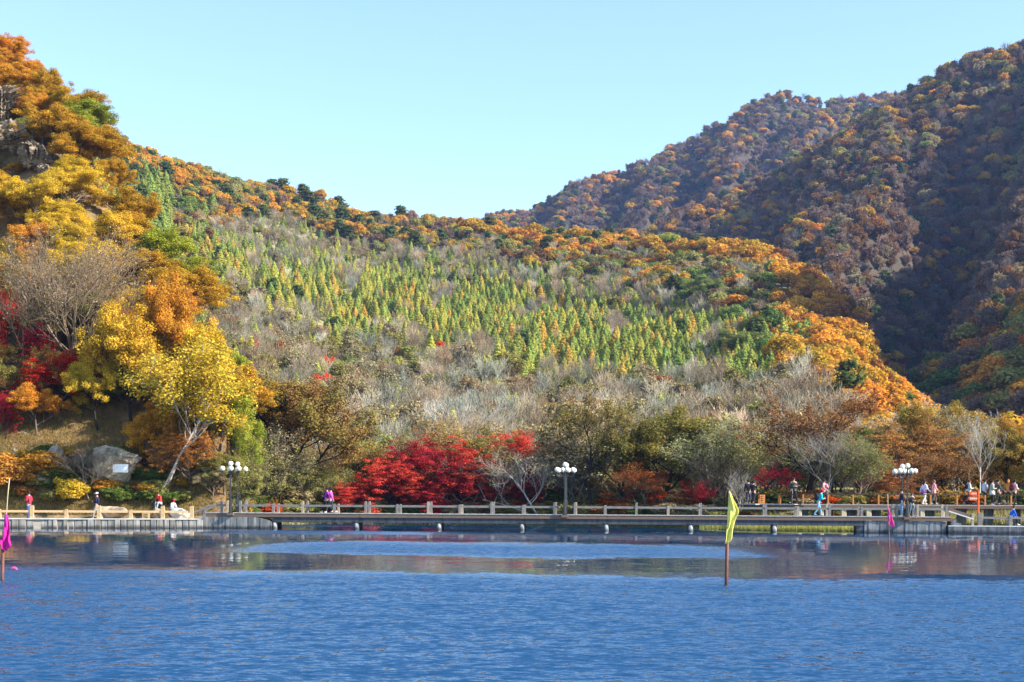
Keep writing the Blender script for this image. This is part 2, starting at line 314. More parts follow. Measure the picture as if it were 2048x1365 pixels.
# ------------------------------------------------------------------ water
def water_material():
    m, nt, N, L = new_mat('lake_water')
    o = N('ShaderNodeOutputMaterial'); b = N('ShaderNodeBsdfPrincipled'); L(b.outputs[0], o.inputs[0])
    b.inputs['Base Color'].default_value = (.006, .046, .118, 1); b.inputs['Roughness'].default_value = .02; b.inputs['IOR'].default_value = 1.5
    g = N('ShaderNodeNewGeometry'); sp = N('ShaderNodeSeparateXYZ'); L(g.outputs['Position'], sp.inputs[0])
    def math_(op, a, c=None, clamp=False):
        n = N('ShaderNodeMath'); n.operation = op; n.use_clamp = clamp
        for k, v in enumerate((a, c)):
            if v is None: continue
            if isinstance(v, (int, float)): n.inputs[k].default_value = v
            else: L(v, n.inputs[k])
        return n.outputs[0]
    def noise(scale, stretch=(1, 1, 1), detail=2, rough=.5, off=(0, 0, 0)):
        mp = N('ShaderNodeMapping'); mp.inputs['Scale'].default_value = stretch; mp.inputs['Location'].default_value = off
        L(g.outputs['Position'], mp.inputs[0]); n = N('ShaderNodeTexNoise'); n.inputs['Scale'].default_value = scale
        n.inputs['Detail'].default_value = detail; n.inputs['Roughness'].default_value = rough; L(mp.outputs[0], n.inputs[0]); return n.outputs[0]
    def ramp(v, a, c, lo=0.0, hi=1.0):
        n = N('ShaderNodeMapRange'); n.interpolation_type = 'SMOOTHSTEP'; L(v, n.inputs[0]) 
        n.inputs[1].default_value = a; n.inputs[2].default_value = c; n.inputs[3].default_value = lo; n.inputs[4].default_value = hi; return n.outputs[0]
    # distance with a wandering edge: wind reaches the open water and one streak
    wander = noise(.085, (1, .35, 1), 4, .62); y = math_('ADD', sp.outputs[1], math_('MULTIPLY', math_('SUBTRACT', wander, .5), 13.0))
    y = math_('ADD', y, math_('MULTIPLY', sp.outputs[0], .16))
    fine = math_('MULTIPLY', math_('SUBTRACT', noise(.55, (.5, 1, 1), 4, .75, (7, 3, 0)), .5), 6.0); y2 = math_('ADD', y, fine)
    openw = ramp(y2, 36.5, 43.0, 1, 0)
    st = math_('MULTIPLY', ramp(y2, 51.5, 56), ramp(y2, 63, 72, 1, 0))
    st = math_('MULTIPLY', st, math_('MULTIPLY', ramp(sp.outputs[0], -13, -7), ramp(sp.outputs[0], 5, 12, 1, 0)))
    st2 = math_('MULTIPLY', math_('MULTIPLY', ramp(y2, 82, 85), ramp(y2, 90, 94, 1, 0)), math_('MULTIPLY', ramp(sp.outputs[0], -19, -15), ramp(sp.outputs[0], -9, -2, 1, 0)))
    st3 = math_('MULTIPLY', math_('MULTIPLY', ramp(y2, 103, 105), ramp(y2, 109, 112, 1, 0)), ramp(sp.outputs[0], -16, -8, .6, .0))
    wind = math_('MAXIMUM', math_('MAXIMUM', openw, st), math_('MAXIMUM', math_('MULTIPLY', st2, .75), st3))
    def slopes(scale, stretch, detail, rough, off):
        mp = N('ShaderNodeMapping'); mp.inputs['Scale'].default_value = stretch; mp.inputs['Location'].default_value = off
        L(g.outputs['Position'], mp.inputs[0]); n = N('ShaderNodeTexNoise'); n.inputs['Scale'].default_value = scale
        n.inputs['Detail'].default_value = detail; n.inputs['Roughness'].default_value = rough; L(mp.outputs[0], n.inputs[0])
        v = N('ShaderNodeVectorMath'); v.operation = 'SUBTRACT'; L(n.outputs['Color'], v.inputs[0]); v.inputs[1].default_value = (.5, .5, .5); return v.outputs[0]
    def vscale(v, f):
        n = N('ShaderNodeVectorMath'); n.operation = 'SCALE'; L(v, n.inputs[0])
        if isinstance(f, (int, float)): n.inputs['Scale'].default_value = f
        else: L(f, n.inputs['Scale'])
        return n.outputs[0]
    def vadd(a, b_): n = N('ShaderNodeVectorMath'); n.operation = 'ADD'; L(a, n.inputs[0]); L(b_, n.inputs[1]); return n.outputs[0]
    # wavelets: steepness is given directly so that it survives at grazing distance
    big = vscale(slopes(5.2, (.75, 1.15, 1), 2, .55, (0, 0, 0)), WAVE); small = vscale(slopes(13, (.8, 1, 1), 3, .6, (5, 1, 0)), WAVE*.7)
    sw = vscale(slopes(1.1, (.6, 1.1, 1), 2, .5, (2, 9, 0)), WAVE*.35)
    w_ = vscale(vadd(vadd(big, small), sw), wind); c_ = vscale(slopes(2.4, (.3, 1.2, 1), 3, .6, (1, 4, 0)), CALM)
    sl = vadd(w_, c_); sx = N('ShaderNodeSeparateXYZ'); L(sl, sx.inputs[0])
    lean = math_('MULTIPLY', wind, LEAN)         # of a wind wave one sees the near face more than the far one
    cb = N('ShaderNodeCombineXYZ'); L(math_('MULTIPLY', sx.outputs[0], .8), cb.inputs[0]); L(math_('SUBTRACT', sx.outputs[1], math_('ADD', lean, .03)), cb.inputs[1]); cb.inputs[2].default_value = 1
    nn = N('ShaderNodeVectorMath'); nn.operation = 'NORMALIZE'; L(cb.outputs[0], nn.inputs[0]); L(nn.outputs[0], b.inputs['Normal'])
    return m
WAVE, CALM, LEAN = .95, .08, .20
w = MB(); w.add([(-700, -60, 0), (700, -60, 0), (700, 300, 0), (-700, 300, 0)], [(0, 1, 2, 3)])
lake = tag(w.build('lake_water', water_material()), 'blue rippled lake with calm reflecting bands near the bridge', kind='structure')
# ------------------------------------------------------------------ plant meshes
def frame_for(n):
    a = np.where(np.abs(n[:, 2:3]) < .9, np.array([[0, 0, 1.]]), np.array([[1., 0, 0]]))
    u = np.cross(n, a); u /= np.linalg.norm(u, axis=1, keepdims=True)+1e-9
    return u, np.cross(n, u)
def leaf_quads(P, Nn, size, r, long_=1.5):
    """one small pointed leaf (a quad) per point, random turn about its normal"""
    n = Nn/(np.linalg.norm(Nn, axis=1, keepdims=True)+1e-9); u, v = frame_for(n)
    t = r.uniform(0, 2*np.pi, len(P))[:, None]; c, s = np.cos(t), np.sin(t); u, v = u*c+v*s, v*c-u*s
    sz = (size*r.uniform(.65, 1.35, len(P)))[:, None]
    V = np.stack([P-u*sz*long_*.5, P+v*sz*.5-n*sz*.12, P+u*sz*long_*.5, P-v*sz*.5-n*sz*.12], 1).reshape(-1, 3)
    return V, np.arange(len(P)*4).reshape(-1, 4)
def tubes_np(segs, r, k=3):
    """segs: list of (p0,p1,r0,r1) arrays -> one mesh of k-sided tapering sticks"""
    A = np.array([s[0] for s in segs]); B = np.array([s[1] for s in segs]); ra = np.array([s[2] for s in segs]); rb = np.array([s[3] for s in segs])
    d = B-A; d /= np.linalg.norm(d, axis=1, keepdims=True)+1e-9; u, v = frame_for(d)
    rings = []
    for P, rr in ((A, ra), (B, rb)):
        for j in range(k):
            t = 2*np.pi*j/k; rings.append(P + (u*math.cos(t)+v*math.sin(t))*rr[:, None])
    V = np.stack(rings, 1).reshape(-1, 3); n = len(segs); base_ = np.arange(n)[:, None]*2*k
    Fs = np.concatenate([np.stack([base_[:, 0]+j, base_[:, 0]+(j+1) % k, base_[:, 0]+k+(j+1) % k, base_[:, 0]+k+j], -1) for j in range(k)])
    return V, Fs
def unit(v): return v/(np.linalg.norm(v)+1e-9)
def grow(seed, H=1.0, stems=1, trunk=.3, spread=.9, levels=4, kids=(5, 4, 4, 3), up=.35, r0=.022, lean=(0, 0), wig=.22, ratio=.62, steep=.9, tipr=.0016):
    """branch skeleton of a tree of height ~H. returns sticks and twig tips"""
    r = np.random.default_rng(seed); segs = []; tips = []
    def branch(p, d, L, rad, lev):
        n = 4 if lev <= 1 else (3 if lev == 2 else 2)
        pts = [p]; dd = d.copy(); rr = rad
        for i in range(n):
            dd = unit(dd + r.normal(0, wig/n**.5, 3) + np.array([0, 0, up*.22/n*3 if lev else .03]))
            q = p + dd*L/n; r2 = max(rr*(1-.5/n - (.12 if lev == 0 else 0)/n), tipr*H*.6)
            segs.append((p, q, rr, r2)); pts.append(q); p = q; rr = r2
        if lev >= levels:
            tips.append((p, dd)); return
        nk = kids[min(lev, len(kids)-1)]
        for j in range(nk):
            if lev == 0: f = trunk/ (trunk+ .55) + (1-trunk/(trunk+.55))*((j+.6)/nk)
            else: f = .25+.75*(j+.7)/nk
            f = min(f, 1.0); k_ = f*n; i0 = min(int(k_), n-1); a = pts[i0] + (pts[i0+1]-pts[i0])*(k_-i0)
            az = j*2.4 + r.uniform(-.5, .5) + lev
            if lev == 0:
                tilt = spread*(1.15-.5*f); nd = np.array([math.cos(az)*math.sin(tilt), math.sin(az)*math.sin(tilt), math.cos(tilt)])
            else:
                u = unit(np.cross(dd, [math.cos(az), math.sin(az), .3])); nd = unit(dd*(1.0/steep)+u*.8+np.array([0, 0, up*.35]))
            branch(a, nd, L*ratio*r.uniform(.8, 1.15)*(1.15-.35*f if lev == 0 else 1), max(rr*.9 if f > .95 else rad*(1-.5*f)*.62, tipr*H), lev+1)
        tips.append((p, dd))
    for s in range(stems):
        a = r.uniform(0, 6.28); off = np.array([math.cos(a), math.sin(a), 0])*(.02*H if stems > 1 else 0)
        ln = .28 if stems > 1 else .05
        d = unit(np.array([math.cos(a)*ln+lean[0], math.sin(a)*ln+lean[1], 1.0]))
        branch(off, d, H*(trunk+.32)*r.uniform(.85, 1.05), r0*H/(stems**.35), 0)
    T = np.array([t[0] for t in tips]); top = max(T[:, 2].max(), .1); k = H/top
    segs = [(a*k, b*k, c, d) for a, b, c, d in segs]
    return segs, T*k, np.array([t[1] for t in tips])
def crown_from_tips(T, D, per, clump, size, r, flat=.7, upn=.5, maxn=26000):
    n = len(T); rep = max(1, int(min(per, maxn/n)))
    P = np.repeat(T, rep, 0); o = r.normal(0, 1, P.shape); o /= np.linalg.norm(o, axis=1, keepdims=True); o *= (r.uniform(0, 1, len(P))**.5)[:, None]
    o[:, 2] *= flat; P = P + o*clump
    Nn = o*.9 + np.array([0, 0, upn]) + r.normal(0, .45, P.shape)
    V, Fq = leaf_quads(P, Nn, np.full(len(P), size), r)
    cv = np.clip(np.repeat(r.uniform(0, 1, n), rep)*.65 + r.uniform(0, .5, len(P))-.08, 0, 1)
    tone = np.repeat(r.uniform(.75, 1.2, n), rep)*r.uniform(.75, 1.25, len(P))
    return V, Fq, cv, tone
def near_kind(name, seed, grow_kw, per, clump, size, flat=.7, upn=.5, k=4, maxn=26000):
    """unit-height (1 m) trunk and crown meshes"""
    segs, T, D = grow(seed, **grow_kw); r = np.random.default_rng(seed+99)
    V, Fq = tubes_np(segs, r, k); tr = np_mesh(name+'_trunk', V, Fq, [BARK], smooth=True)
    cr_ = None
    if per:
        V, Fq, cv, tone = crown_from_tips(T, D, per, clump, size, r, flat, upn, maxn)
        V[:, 2] = np.maximum(V[:, 2], .02)
        cr_ = np_mesh(name+'_crown', V, Fq, [LEAF], attrs={'vary': cv, 'tone': tone})
    return tr, cr_
NEAR = {}
def kinds():
    for i in range(4): NEAR['leafy', i] = near_kind('leafy', 10+i, dict(trunk=.24, spread=.95, levels=3, kids=(7, 5, 5), r0=.02, ratio=.6, wig=.3), 170, .07, .0115, .8, .5, maxn=36000)
    for i in range(3): NEAR['sparse', i] = near_kind('sparse', 30+i, dict(trunk=.28, spread=.95, levels=4, kids=(6, 4, 4, 3), r0=.02, ratio=.6, wig=.3), 16, .045, .011, .8, .6, 3)
    for i in range(3): NEAR['maple', i] = near_kind('maple', 50+i, dict(trunk=.16, spread=1.05, levels=3, kids=(7, 5, 5), r0=.018, ratio=.68, up=.15, wig=.3, stems=2), 105, .07, .0125, .38, 1.0, maxn=26000)
    for i in range(3): NEAR['bare', i] = near_kind('bare', 70+i, dict(trunk=.22, spread=.75, levels=4, kids=(6, 6, 5, 5), r0=.012, ratio=.62, up=.5, wig=.22, tipr=.0008), 0, 0, 0, k=3)
    for i in range(3): NEAR['willow', i] = near_kind('willow', 90+i, dict(stems=5, trunk=.2, spread=.7, levels=3, kids=(6, 5, 5), r0=.016, ratio=.62, up=.6, wig=.25, tipr=.0011), 14, .045, .011, 1.0, .3, 3)
    for i in range(3): NEAR['shrub', i] = near_kind('shrub', 110+i, dict(stems=6, trunk=.12, spread=.85, levels=2, kids=(6, 5), r0=.014, ratio=.7, up=.5, wig=.3), 60, .13, .045, .9, .4, 3)
    NEAR['leaning', 0] = near_kind('leaning', 131, dict(stems=2, trunk=.3, spread=.8, levels=4, kids=(5, 4, 5, 5), r0=.016, ratio=.66, lean=(-.75, 0), up=.35, wig=.3, tipr=.0009), 1, .03, .012, k=5)
    NEAR['windswept', 0] = near_kind('windswept', 141, dict(stems=3, trunk=.2, spread=.95, levels=4, kids=(6, 5, 5, 4), r0=.015, ratio=.66, lean=(.25, 0), up=.45, wig=.28, tipr=.0010), 1, .03, .008, k=4)
    NEAR['column', 0] = near_kind('column', 151, dict(trunk=.3, spread=.5, levels=4, kids=(9, 5, 4, 3), r0=.007, ratio=.45, up=.8, wig=.22, tipr=.0008), 0, 0, 0, k=4)
    NEAR['leafy_tall', 0] = near_kind('leafy_tall', 161, dict(stems=2, trunk=.5, spread=.8, levels=3, kids=(7, 5, 5), r0=.011, ratio=.5, lean=(.6, 0), wig=.25), 95, .065, .010, .8, .5, maxn=24000)
kinds()

# hillside kinds: one mesh with crown and trunk, built at about 1 m height
def oak_far(seed, leafn=2100, ls=.056, squat=1.0):
    r = np.random.default_rng(seed); nb = 30
    c = r.normal(0, 1, (nb, 3)); c /= np.linalg.norm(c, axis=1, keepdims=True); c[:, 2] = np.abs(c[:, 2])*.95-.25
    c *= np.array([r.uniform(.28, .42), r.uniform(.28, .42), r.uniform(.28, .42)])*r.uniform(.4, 1.12, (nb, 1)); c[:, 2] += .56; c[:, :2] += r.normal(0, .04, 2)
    rad = r.uniform(.07, .20, nb); per = leafn//nb
    d = r.normal(0, 1, (nb, per, 3)); d /= np.linalg.norm(d, axis=2, keepdims=True)
    d[..., 2] = np.where(d[..., 2] < -.3, -d[..., 2], d[..., 2])
    P = (c[:, None] + d*rad[:, None, None]*r.uniform(.75, 1.1, (nb, per, 1))).reshape(-1, 3); Nn = d.reshape(-1, 3)+r.normal(0, .35, (nb*per, 3))
    V, Fq = leaf_quads(P, Nn, np.full(len(P), ls), r, 1.2)
    cv = np.clip(np.repeat(r.uniform(0, 1, nb), per)*.8+r.uniform(0, .3, nb*per), 0, 1); tone = np.repeat(r.uniform(.8, 1.15, nb), per)*r.uniform(.7, 1.3, nb*per)
    segs = [(np.array([0, 0, -.12]), np.array([.01, 0, .35]), .02, .016)]
    for i in range(7): segs.append((np.array([.01, 0, .3]), c[i*3], .011, .004))
    return V, Fq, cv, tone, segs
def conifer_far(seed, leafn=2200, ls=.036, w=.2, drop=.1):
    r = np.random.default_rng(seed); t = r.uniform(0, 1, leafn)**.75; h = .12+.88*(1-t)   # t: 0 top
    lay = np.round(h*9)/9; h = h*.6+lay*.4+r.uniform(-.03, .03, leafn)
    az = r.uniform(0, 6.283, leafn); lob = 1+.15*np.sin(az*4+lay*40)
    rr = w*np.minimum((1.02-h)**.8, .75)*lob*r.uniform(.35, 1.1, leafn)
    P = np.stack([np.cos(az)*rr, np.sin(az)*rr, h-rr*drop], -1)
    Nn = np.stack([np.cos(az)*.8, np.sin(az)*.8, np.full(leafn, .8)], -1)+r.normal(0, .35, (leafn, 3))
    V, Fq = leaf_quads(P, Nn, np.full(leafn, ls), r, 1.9)
    segs = [(np.array([0, 0, -.12]), np.array([0, 0, .97]), .014, .003)]
    return V, Fq, r.uniform(0, 1, leafn), r.uniform(.85, 1.2, leafn), segs
def pine_far(seed, leafn=1400, ls=.06):
    r = np.random.default_rng(seed); nb = 15
    h = np.linspace(.35, .97, nb)+r.uniform(-.03, .03, nb); az = np.arange(nb)*2.4+r.uniform(-.4, .4, nb)
    rr = (.30*(1.15-h))*r.uniform(.5, 1.1, nb); c = np.stack([np.cos(az)*rr, np.sin(az)*rr, h], -1); per = leafn//nb
    d = r.normal(0, 1, (nb, per, 3))*np.array([.085, .085, .028]); P = (c[:, None]+d).reshape(-1, 3)
    Nn = d.reshape(-1, 3)*6+np.array([0, 0, .8])+r.normal(0, .4, (nb*per, 3))
    V, Fq = leaf_quads(P, Nn, np.full(len(P), ls), r, 1.8)
    segs = [(np.array([0, 0, -.12]), np.array([0, .0, .9]), .018, .005)]+[(np.array([0, 0, h[i]-.05]), c[i], .007, .003) for i in range(nb)]
    return V, Fq, r.uniform(0, 1, len(P)), np.repeat(r.uniform(.75, 1.2, nb), per)*r.uniform(.7, 1.3, len(P)), segs
def bare_far(seed, leaves=0, thick=.8, kids=(9, 7, 6)):
    segs, T, D = grow(seed, trunk=.2, spread=.7, levels=3, kids=kids, r0=.016, ratio=.62, up=.55, wig=.25, tipr=.0030*thick); r = np.random.default_rng(seed)
    if leaves:
        V, Fq, cv, tone = crown_from_tips(T, D, leaves, .05, .035, r, .9, .5)
    else: V, Fq, cv, tone = np.zeros((0, 3)), np.zeros((0, 4), int), np.zeros(0), np.zeros(0)
    segs.append((np.array([0, 0, -.12]), np.array([0, 0, .02]), .016, .016))
    return V, Fq, cv, tone, segs
def far_mesh(name, dat, k=3):
    V, Fq, cv, tone, segs = dat; r = np.random.default_rng(1)
    V2, F2 = tubes_np(segs, r, k); F2 = F2+len(V)
    return np_mesh(name, np.concatenate([V, V2]), [Fq, F2], [LEAF, BARK], np.concatenate([np.zeros(len(Fq)), np.ones(len(F2))]),
                   {'vary': np.concatenate([cv, np.zeros(len(F2))]), 'tone': np.concatenate([tone, np.ones(len(F2))])})
FAR = {
 'broadleaf_tree': [far_mesh('broadleaf', oak_far(200+i)) for i in range(9)],
 'larch_tree': [far_mesh('larch', conifer_far(220+i, w=.25+.03*i)) for i in range(4)],
 'pine_tree': [far_mesh('pine', pine_far(230+i)) for i in range(3)],
 'bare_tree': [far_mesh('bare', bare_far(240+i)) for i in range(4)],
 'thin_leaved_tree': [far_mesh('thinleaf', bare_far(250+i, 7)) for i in range(4)],
}
# ------------------------------------------------------------------ leaf colours (base colours)
GOLD = ((.62, .34, .035), (.42, .28, .035)); ORANGE = ((.70, .28, .03), (.58, .33, .045)); RUST = ((.42, .13, .03), (.34, .18, .05))
YEL = ((.78, .50, .045), (.62, .46, .05)); LIME = ((.42, .42, .05), (.24, .30, .04)); GREEN = ((.12, .20, .045), (.20, .24, .05))
OLIVE = ((.36, .31, .08), (.25, .25, .07)); DKGREEN = ((.075, .10, .03), (.12, .15, .04)); PINE = ((.075, .12, .035), (.13, .18, .045))
LARCHG = ((.26, .34, .085), (.35, .40, .085)); LARCHY = ((.54, .50, .10), (.44, .46, .09)); LARCHO = ((.66, .42, .09), (.54, .40, .08))
GREYB = ((.30, .24, .17), (.36, .28, .18)); MAUVE = ((.26, .18, .14), (.31, .21, .13)); RED = ((.74, .045, .05), (.64, .12, .05)); CRIM = ((.52, .02, .045), (.40, .04, .04))
BROWN = ((.24, .12, .045), (.30, .18, .06)); TAN = ((.42, .34, .19), (.33, .27, .13)); PURPLE = ((.13, .05, .05), (.20, .09, .05)); SCAR = ((.70, .07, .02), (.62, .14, .02))
GREYBARK = (.29, .24, .165); PALEBARK = (.40, .345, .25); DARKBARK = (.045, .036, .03); BROWNBARK = (.20, .15, .11); MAUVEBARK = (.20, .155, .135)
def jit(c, r, s=.12): 
    k = math.exp(r.normal(0, s)); w = math.exp(r.normal(0, s*.5)); return tuple(max(.003, v*k*w**e) for v, e in zip(c, (1, -.3, -1)))
CNAME = {id(GOLD): 'golden', id(ORANGE): 'orange', id(RUST): 'rust brown', id(YEL): 'yellow', id(LIME): 'yellow green', id(GREEN): 'green', id(OLIVE): 'olive', id(DKGREEN): 'dark green', id(PINE): 'dark green',
         id(LARCHG): 'fresh green', id(LARCHY): 'yellow green', id(LARCHO): 'amber', id(GREYB): 'grey', id(MAUVE): 'purplish', id(RED): 'red', id(CRIM): 'crimson', id(BROWN): 'brown', id(TAN): 'tan', id(PURPLE): 'dark purple', id(SCAR): 'scarlet'}

# ------------------------------------------------------------------ hillside woods: who grows where
r2 = np.random.default_rng(11)
entries = []                            # (kind, variant, xyz, height, width factor, colour pair, bark, zone)
def pick(r, opts):
    w = np.array([o[0] for o in opts], float); return opts[r.choice(len(opts), p=w/w.sum())][1:]
ridge_band = lerp_tab([(180, 150), (400, 150), (560, 75), (800, 75), (1000, 95), (1250, 130), (1450, 160), (1550, 260), (1900, 300)])
larch_top = lerp_tab([(430, 505), (520, 540), (800, 570), (1000, 590), (1250, 640), (1450, 665), (1650, 725), (1700, 745)])
larch_bot = lerp_tab([(430, 540), (560, 640), (700, 700), (900, 705), (1000, 745), (1120, 775), (1300, 790), (1650, 775), (1700, 770)])
def patch(px, py, s=90.0): return math.sin(px/s*2.1+py/s*1.3)+math.sin(px/s*.9-py/s*3.1+1.7)+.6*math.sin(px/s*4.3+py/s*2.2)
def mid_species(px, py, r):
    v = py-(mid_sil(px)-30); lt, lb = larch_top(px), larch_bot(px); q = patch(px, py)
    if px < 430:
        if v < 85: return pick(r, [(4, 'broadleaf_tree', GOLD, 8.5, 'left ridge'), (3, 'broadleaf_tree', ORANGE, 8.5, 'left ridge'), (2, 'broadleaf_tree', OLIVE, 8, 'left ridge'), (1, 'broadleaf_tree', RUST, 8, 'left ridge'), (1, 'thin_leaved_tree', CRIM if v < 25 else BROWN, 7, 'left ridge'), (1, 'pine_tree', PINE, 9, 'left ridge')])
        if px < 340 and v < 260: return pick(r, [(5, 'larch_tree', LARCHG, 11, 'left slope'), (2, 'pine_tree', PINE, 9, 'left slope'), (2, 'broadleaf_tree', OLIVE, 7, 'left slope'), (1, 'broadleaf_tree', GOLD, 7, 'left slope')])
        return pick(r, [(3, 'larch_tree', LARCHG, 8, 'left slope'), (2, 'broadleaf_tree', OLIVE, 7, 'left slope'), (2, 'broadleaf_tree', GREEN, 7, 'left slope'), (2, 'bare_tree', GREYB, 7, 'left slope'), (2, 'thin_leaved_tree', BROWN, 7, 'left slope'), (1, 'broadleaf_tree', GOLD, 6, 'left slope')])
    if px > 1500 and py < 790 and py < larch_top(px)+25:
        if px > 1560: return pick(r, [(4.5, 'broadleaf_tree', ORANGE, 8.5, 'orange spur'), (3.2, 'broadleaf_tree', RUST, 8, 'orange spur'), (2, 'broadleaf_tree', GOLD, 8, 'orange spur'), (.6, 'thin_leaved_tree', BROWN, 8, 'orange spur'), (.4, 'broadleaf_tree', OLIVE, 7, 'orange spur')])
    if px > 1690 and py < 800: return pick(r, [(4, 'broadleaf_tree', ORANGE, 6, 'orange spur'), (3, 'broadleaf_tree', RUST, 6, 'orange spur'), (1, 'broadleaf_tree', OLIVE, 6, 'orange spur'), (1, 'broadleaf_tree', GOLD, 7, 'orange spur')])
    if v < ridge_band(px):
        top = v < 60
        if px > 900 and px < 1560 and v > 55:
            return pick(r, [(3, 'broadleaf_tree', OLIVE, 8, 'ridge wood'), (2, 'broadleaf_tree', GOLD, 8, 'ridge wood'), (1.2, 'broadleaf_tree', ORANGE, 8, 'ridge wood'), (2, 'broadleaf_tree', GREEN, 8, 'ridge wood'), (2.2, 'bare_tree', GREYB, 9, 'ridge wood'), (2, 'thin_leaved_tree', BROWN, 8, 'ridge wood'), (1, 'thin_leaved_tree', TAN, 8, 'ridge wood'), (1, 'pine_tree', DKGREEN, 9, 'ridge wood')])
        if px < 900: return pick(r, [(4 if q > -.3 else 2, 'broadleaf_tree', GOLD, 9, 'ridge crest'), (2, 'broadleaf_tree', OLIVE, 9, 'ridge crest'), (1.2, 'broadleaf_tree', ORANGE, 9, 'ridge crest'), (1.5, 'thin_leaved_tree', MAUVE, 9, 'ridge crest'), (1.2, 'bare_tree', GREYB, 9, 'ridge crest'), (1.0, 'pine_tree', DKGREEN, 10, 'ridge crest')])
        return pick(r, [(4.5, 'broadleaf_tree', GOLD, 9, 'ridge crest'), (3 if px < 1200 else 5, 'broadleaf_tree', ORANGE, 9, 'ridge crest'), (1.2 if px < 1500 else 0, 'broadleaf_tree', LIME, 9, 'ridge crest'), (1, 'thin_leaved_tree', RUST, 8, 'ridge crest'), (.6, 'pine_tree', DKGREEN, 9, 'ridge crest')])
    if lt < py < lb+12 and px < 1700:
        hole = patch(px+300, py*1.5, 70) > 1.25
        if hole: return pick(r, [(4, 'bare_tree', GREYB, 8, 'larch plantation'), (1, 'larch_tree', LARCHY, 7, 'larch plantation')])
        lowy = (py-lt)/(lb-lt+1)
        return pick(r, [(2.6+2*(q > .2), 'larch_tree', LARCHG, 7.5, 'larch plantation'), (3+3*lowy, 'larch_tree', LARCHY, 7, 'larch plantation'), (1.3, 'larch_tree', LARCHO, 7, 'larch plantation'), (.12, 'pine_tree', PINE, 8, 'larch plantation'), (.5, 'bare_tree', GREYB, 8, 'larch plantation')])
    if py <= lt:
        return pick(r, [(4.5, 'bare_tree', GREYB, 9.5, 'grey birch belt'), (2.4, 'larch_tree', LARCHG, 7, 'grey birch belt'), (1.6, 'larch_tree', LARCHY, 7, 'grey birch belt'), (.7, 'broadleaf_tree', OLIVE, 7, 'grey birch belt'), (.8, 'thin_leaved_tree', TAN, 7, 'grey birch belt')])
    return pick(r, [(5, 'bare_tree', GREYB, 10, 'lower slope'), (1.3, 'thin_leaved_tree', TAN, 9, 'lower slope'), (2.0, 'thin_leaved_tree', OLIVE, 7.5, 'lower slope'), (2.2 if px < 1100 else .8, 'larch_tree', LARCHY, 7, 'lower slope'), (.8, 'broadleaf_tree', OLIVE, 6, 'lower slope'), (.5, 'thin_leaved_tree', RUST, 7, 'lower slope'), (.06 if px < 900 else .01, 'pine_tree', PINE, 6, 'lower slope'), (.25 if px < 800 else .02, 'thin_leaved_tree', SCAR, 6, 'lower slope')])
def jitter_grid(x0, x1, y0, y1, step, r):
    gx, gy = np.meshgrid(np.arange(x0, x1, step), np.arange(y0, y1, step)); gx, gy = gx.ravel(), gy.ravel()
    return gx+r.uniform(-.5, .5, len(gx))*step, gy+r.uniform(-.5, .5, len(gy))*step
def scatter(zf, silf, farf, Y0, x0, x1, Y1, step, species, r, over=1.06, pxlim=(-60, 2110), cond=None, hs=1.0):
    X, Y = jitter_grid(x0, x1, Y0, Y1, step, r)
    u = X/Y; px = HX+u*F; ok = (px > pxlim[0]) & (px < pxlim[1]) & (Y < farf(px)*over)
    X, Y, px = X[ok], Y[ok], px[ok]; Z = zf(px, Y)
    for x, y, z, p in zip(X, Y, Z, px):
        ppx, py = px_of(x, y, z)
        if cond is not None and not cond(ppx, py, x, y): continue
        kind, col, h, zone = species(ppx, py, r)
        h = h*hs*r.uniform(.62, 1.32)
        entries.append((kind, r.integers(0, len(FAR[kind])), (x, y, z), h, r.uniform(.9, 1.25), col, zone))
lef_cut = lerp_tab([(0, 0), (190, 60), (330, 190), (470, 260), (600, 340), (700, 410), (1000, 480)])
scatter(mid_z, mid_sil, mid_far, 205, -260, 230, 700, 4.1, mid_species, r2, cond=lambda px, py, x, y: px > lef_cut(py)-60, hs=.76)
scatter(mid_z, mid_sil, mid_far, 134, -75, 85, 205, 3.8, mid_species, r2, cond=lambda px, py, x, y: px > 430, hs=.7)
def larch_only(px, py, r):
    q = patch(px, py); lowy = (py-larch_top(px))/(larch_bot(px)-larch_top(px)+1)
    return pick(r, [(2.4+2*(q > .2), 'larch_tree', LARCHG, 7, 'larch plantation'), (3+3*lowy, 'larch_tree', LARCHY, 6.6, 'larch plantation'), (1.2, 'larch_tree', LARCHO, 6.6, 'larch plantation')])
scatter(mid_z, mid_sil, mid_far, 300, -130, 130, 620, 4.4, larch_only, np.random.default_rng(44), hs=.8, cond=lambda px, py, x, y: px > 330 and px < 1690 and larch_top(px)-25 < py < larch_bot(px)+5 and patch(px+300, py*1.5, 70) < 1.3)
def rm_species(px, py, r):
    q = patch(px, py, 120); up = py < rm_sil(px)+150
    w = 1.0 if (q > .9 or up) else .14
    if px < 1500 or q > 1.0: w += .8
    return pick(r, [(w, 'broadleaf_tree', GOLD, 12, 'right mountain'), (w*.45, 'broadleaf_tree', ORANGE, 11, 'right mountain'), (w*.6, 'broadleaf_tree', OLIVE, 12, 'right mountain'), (.35, 'broadleaf_tree', RUST, 10, 'right mountain'),
                    (2.4, 'thin_leaved_tree', MAUVE, 12, 'right mountain'), (1.6, 'thin_leaved_tree', BROWN, 11, 'right mountain'), (2.0, 'bare_tree', MAUVE, 12, 'right mountain'), (.5, 'thin_leaved_tree', TAN, 12, 'right mountain'), (.4, 'pine_tree', DKGREEN, 12, 'right mountain')])
scatter(rm_z, rm_sil, rm_far, 470, 20, 420, 1010, 4.8, rm_species, r2, pxlim=(1140, 2120), over=1.03, hs=.66)
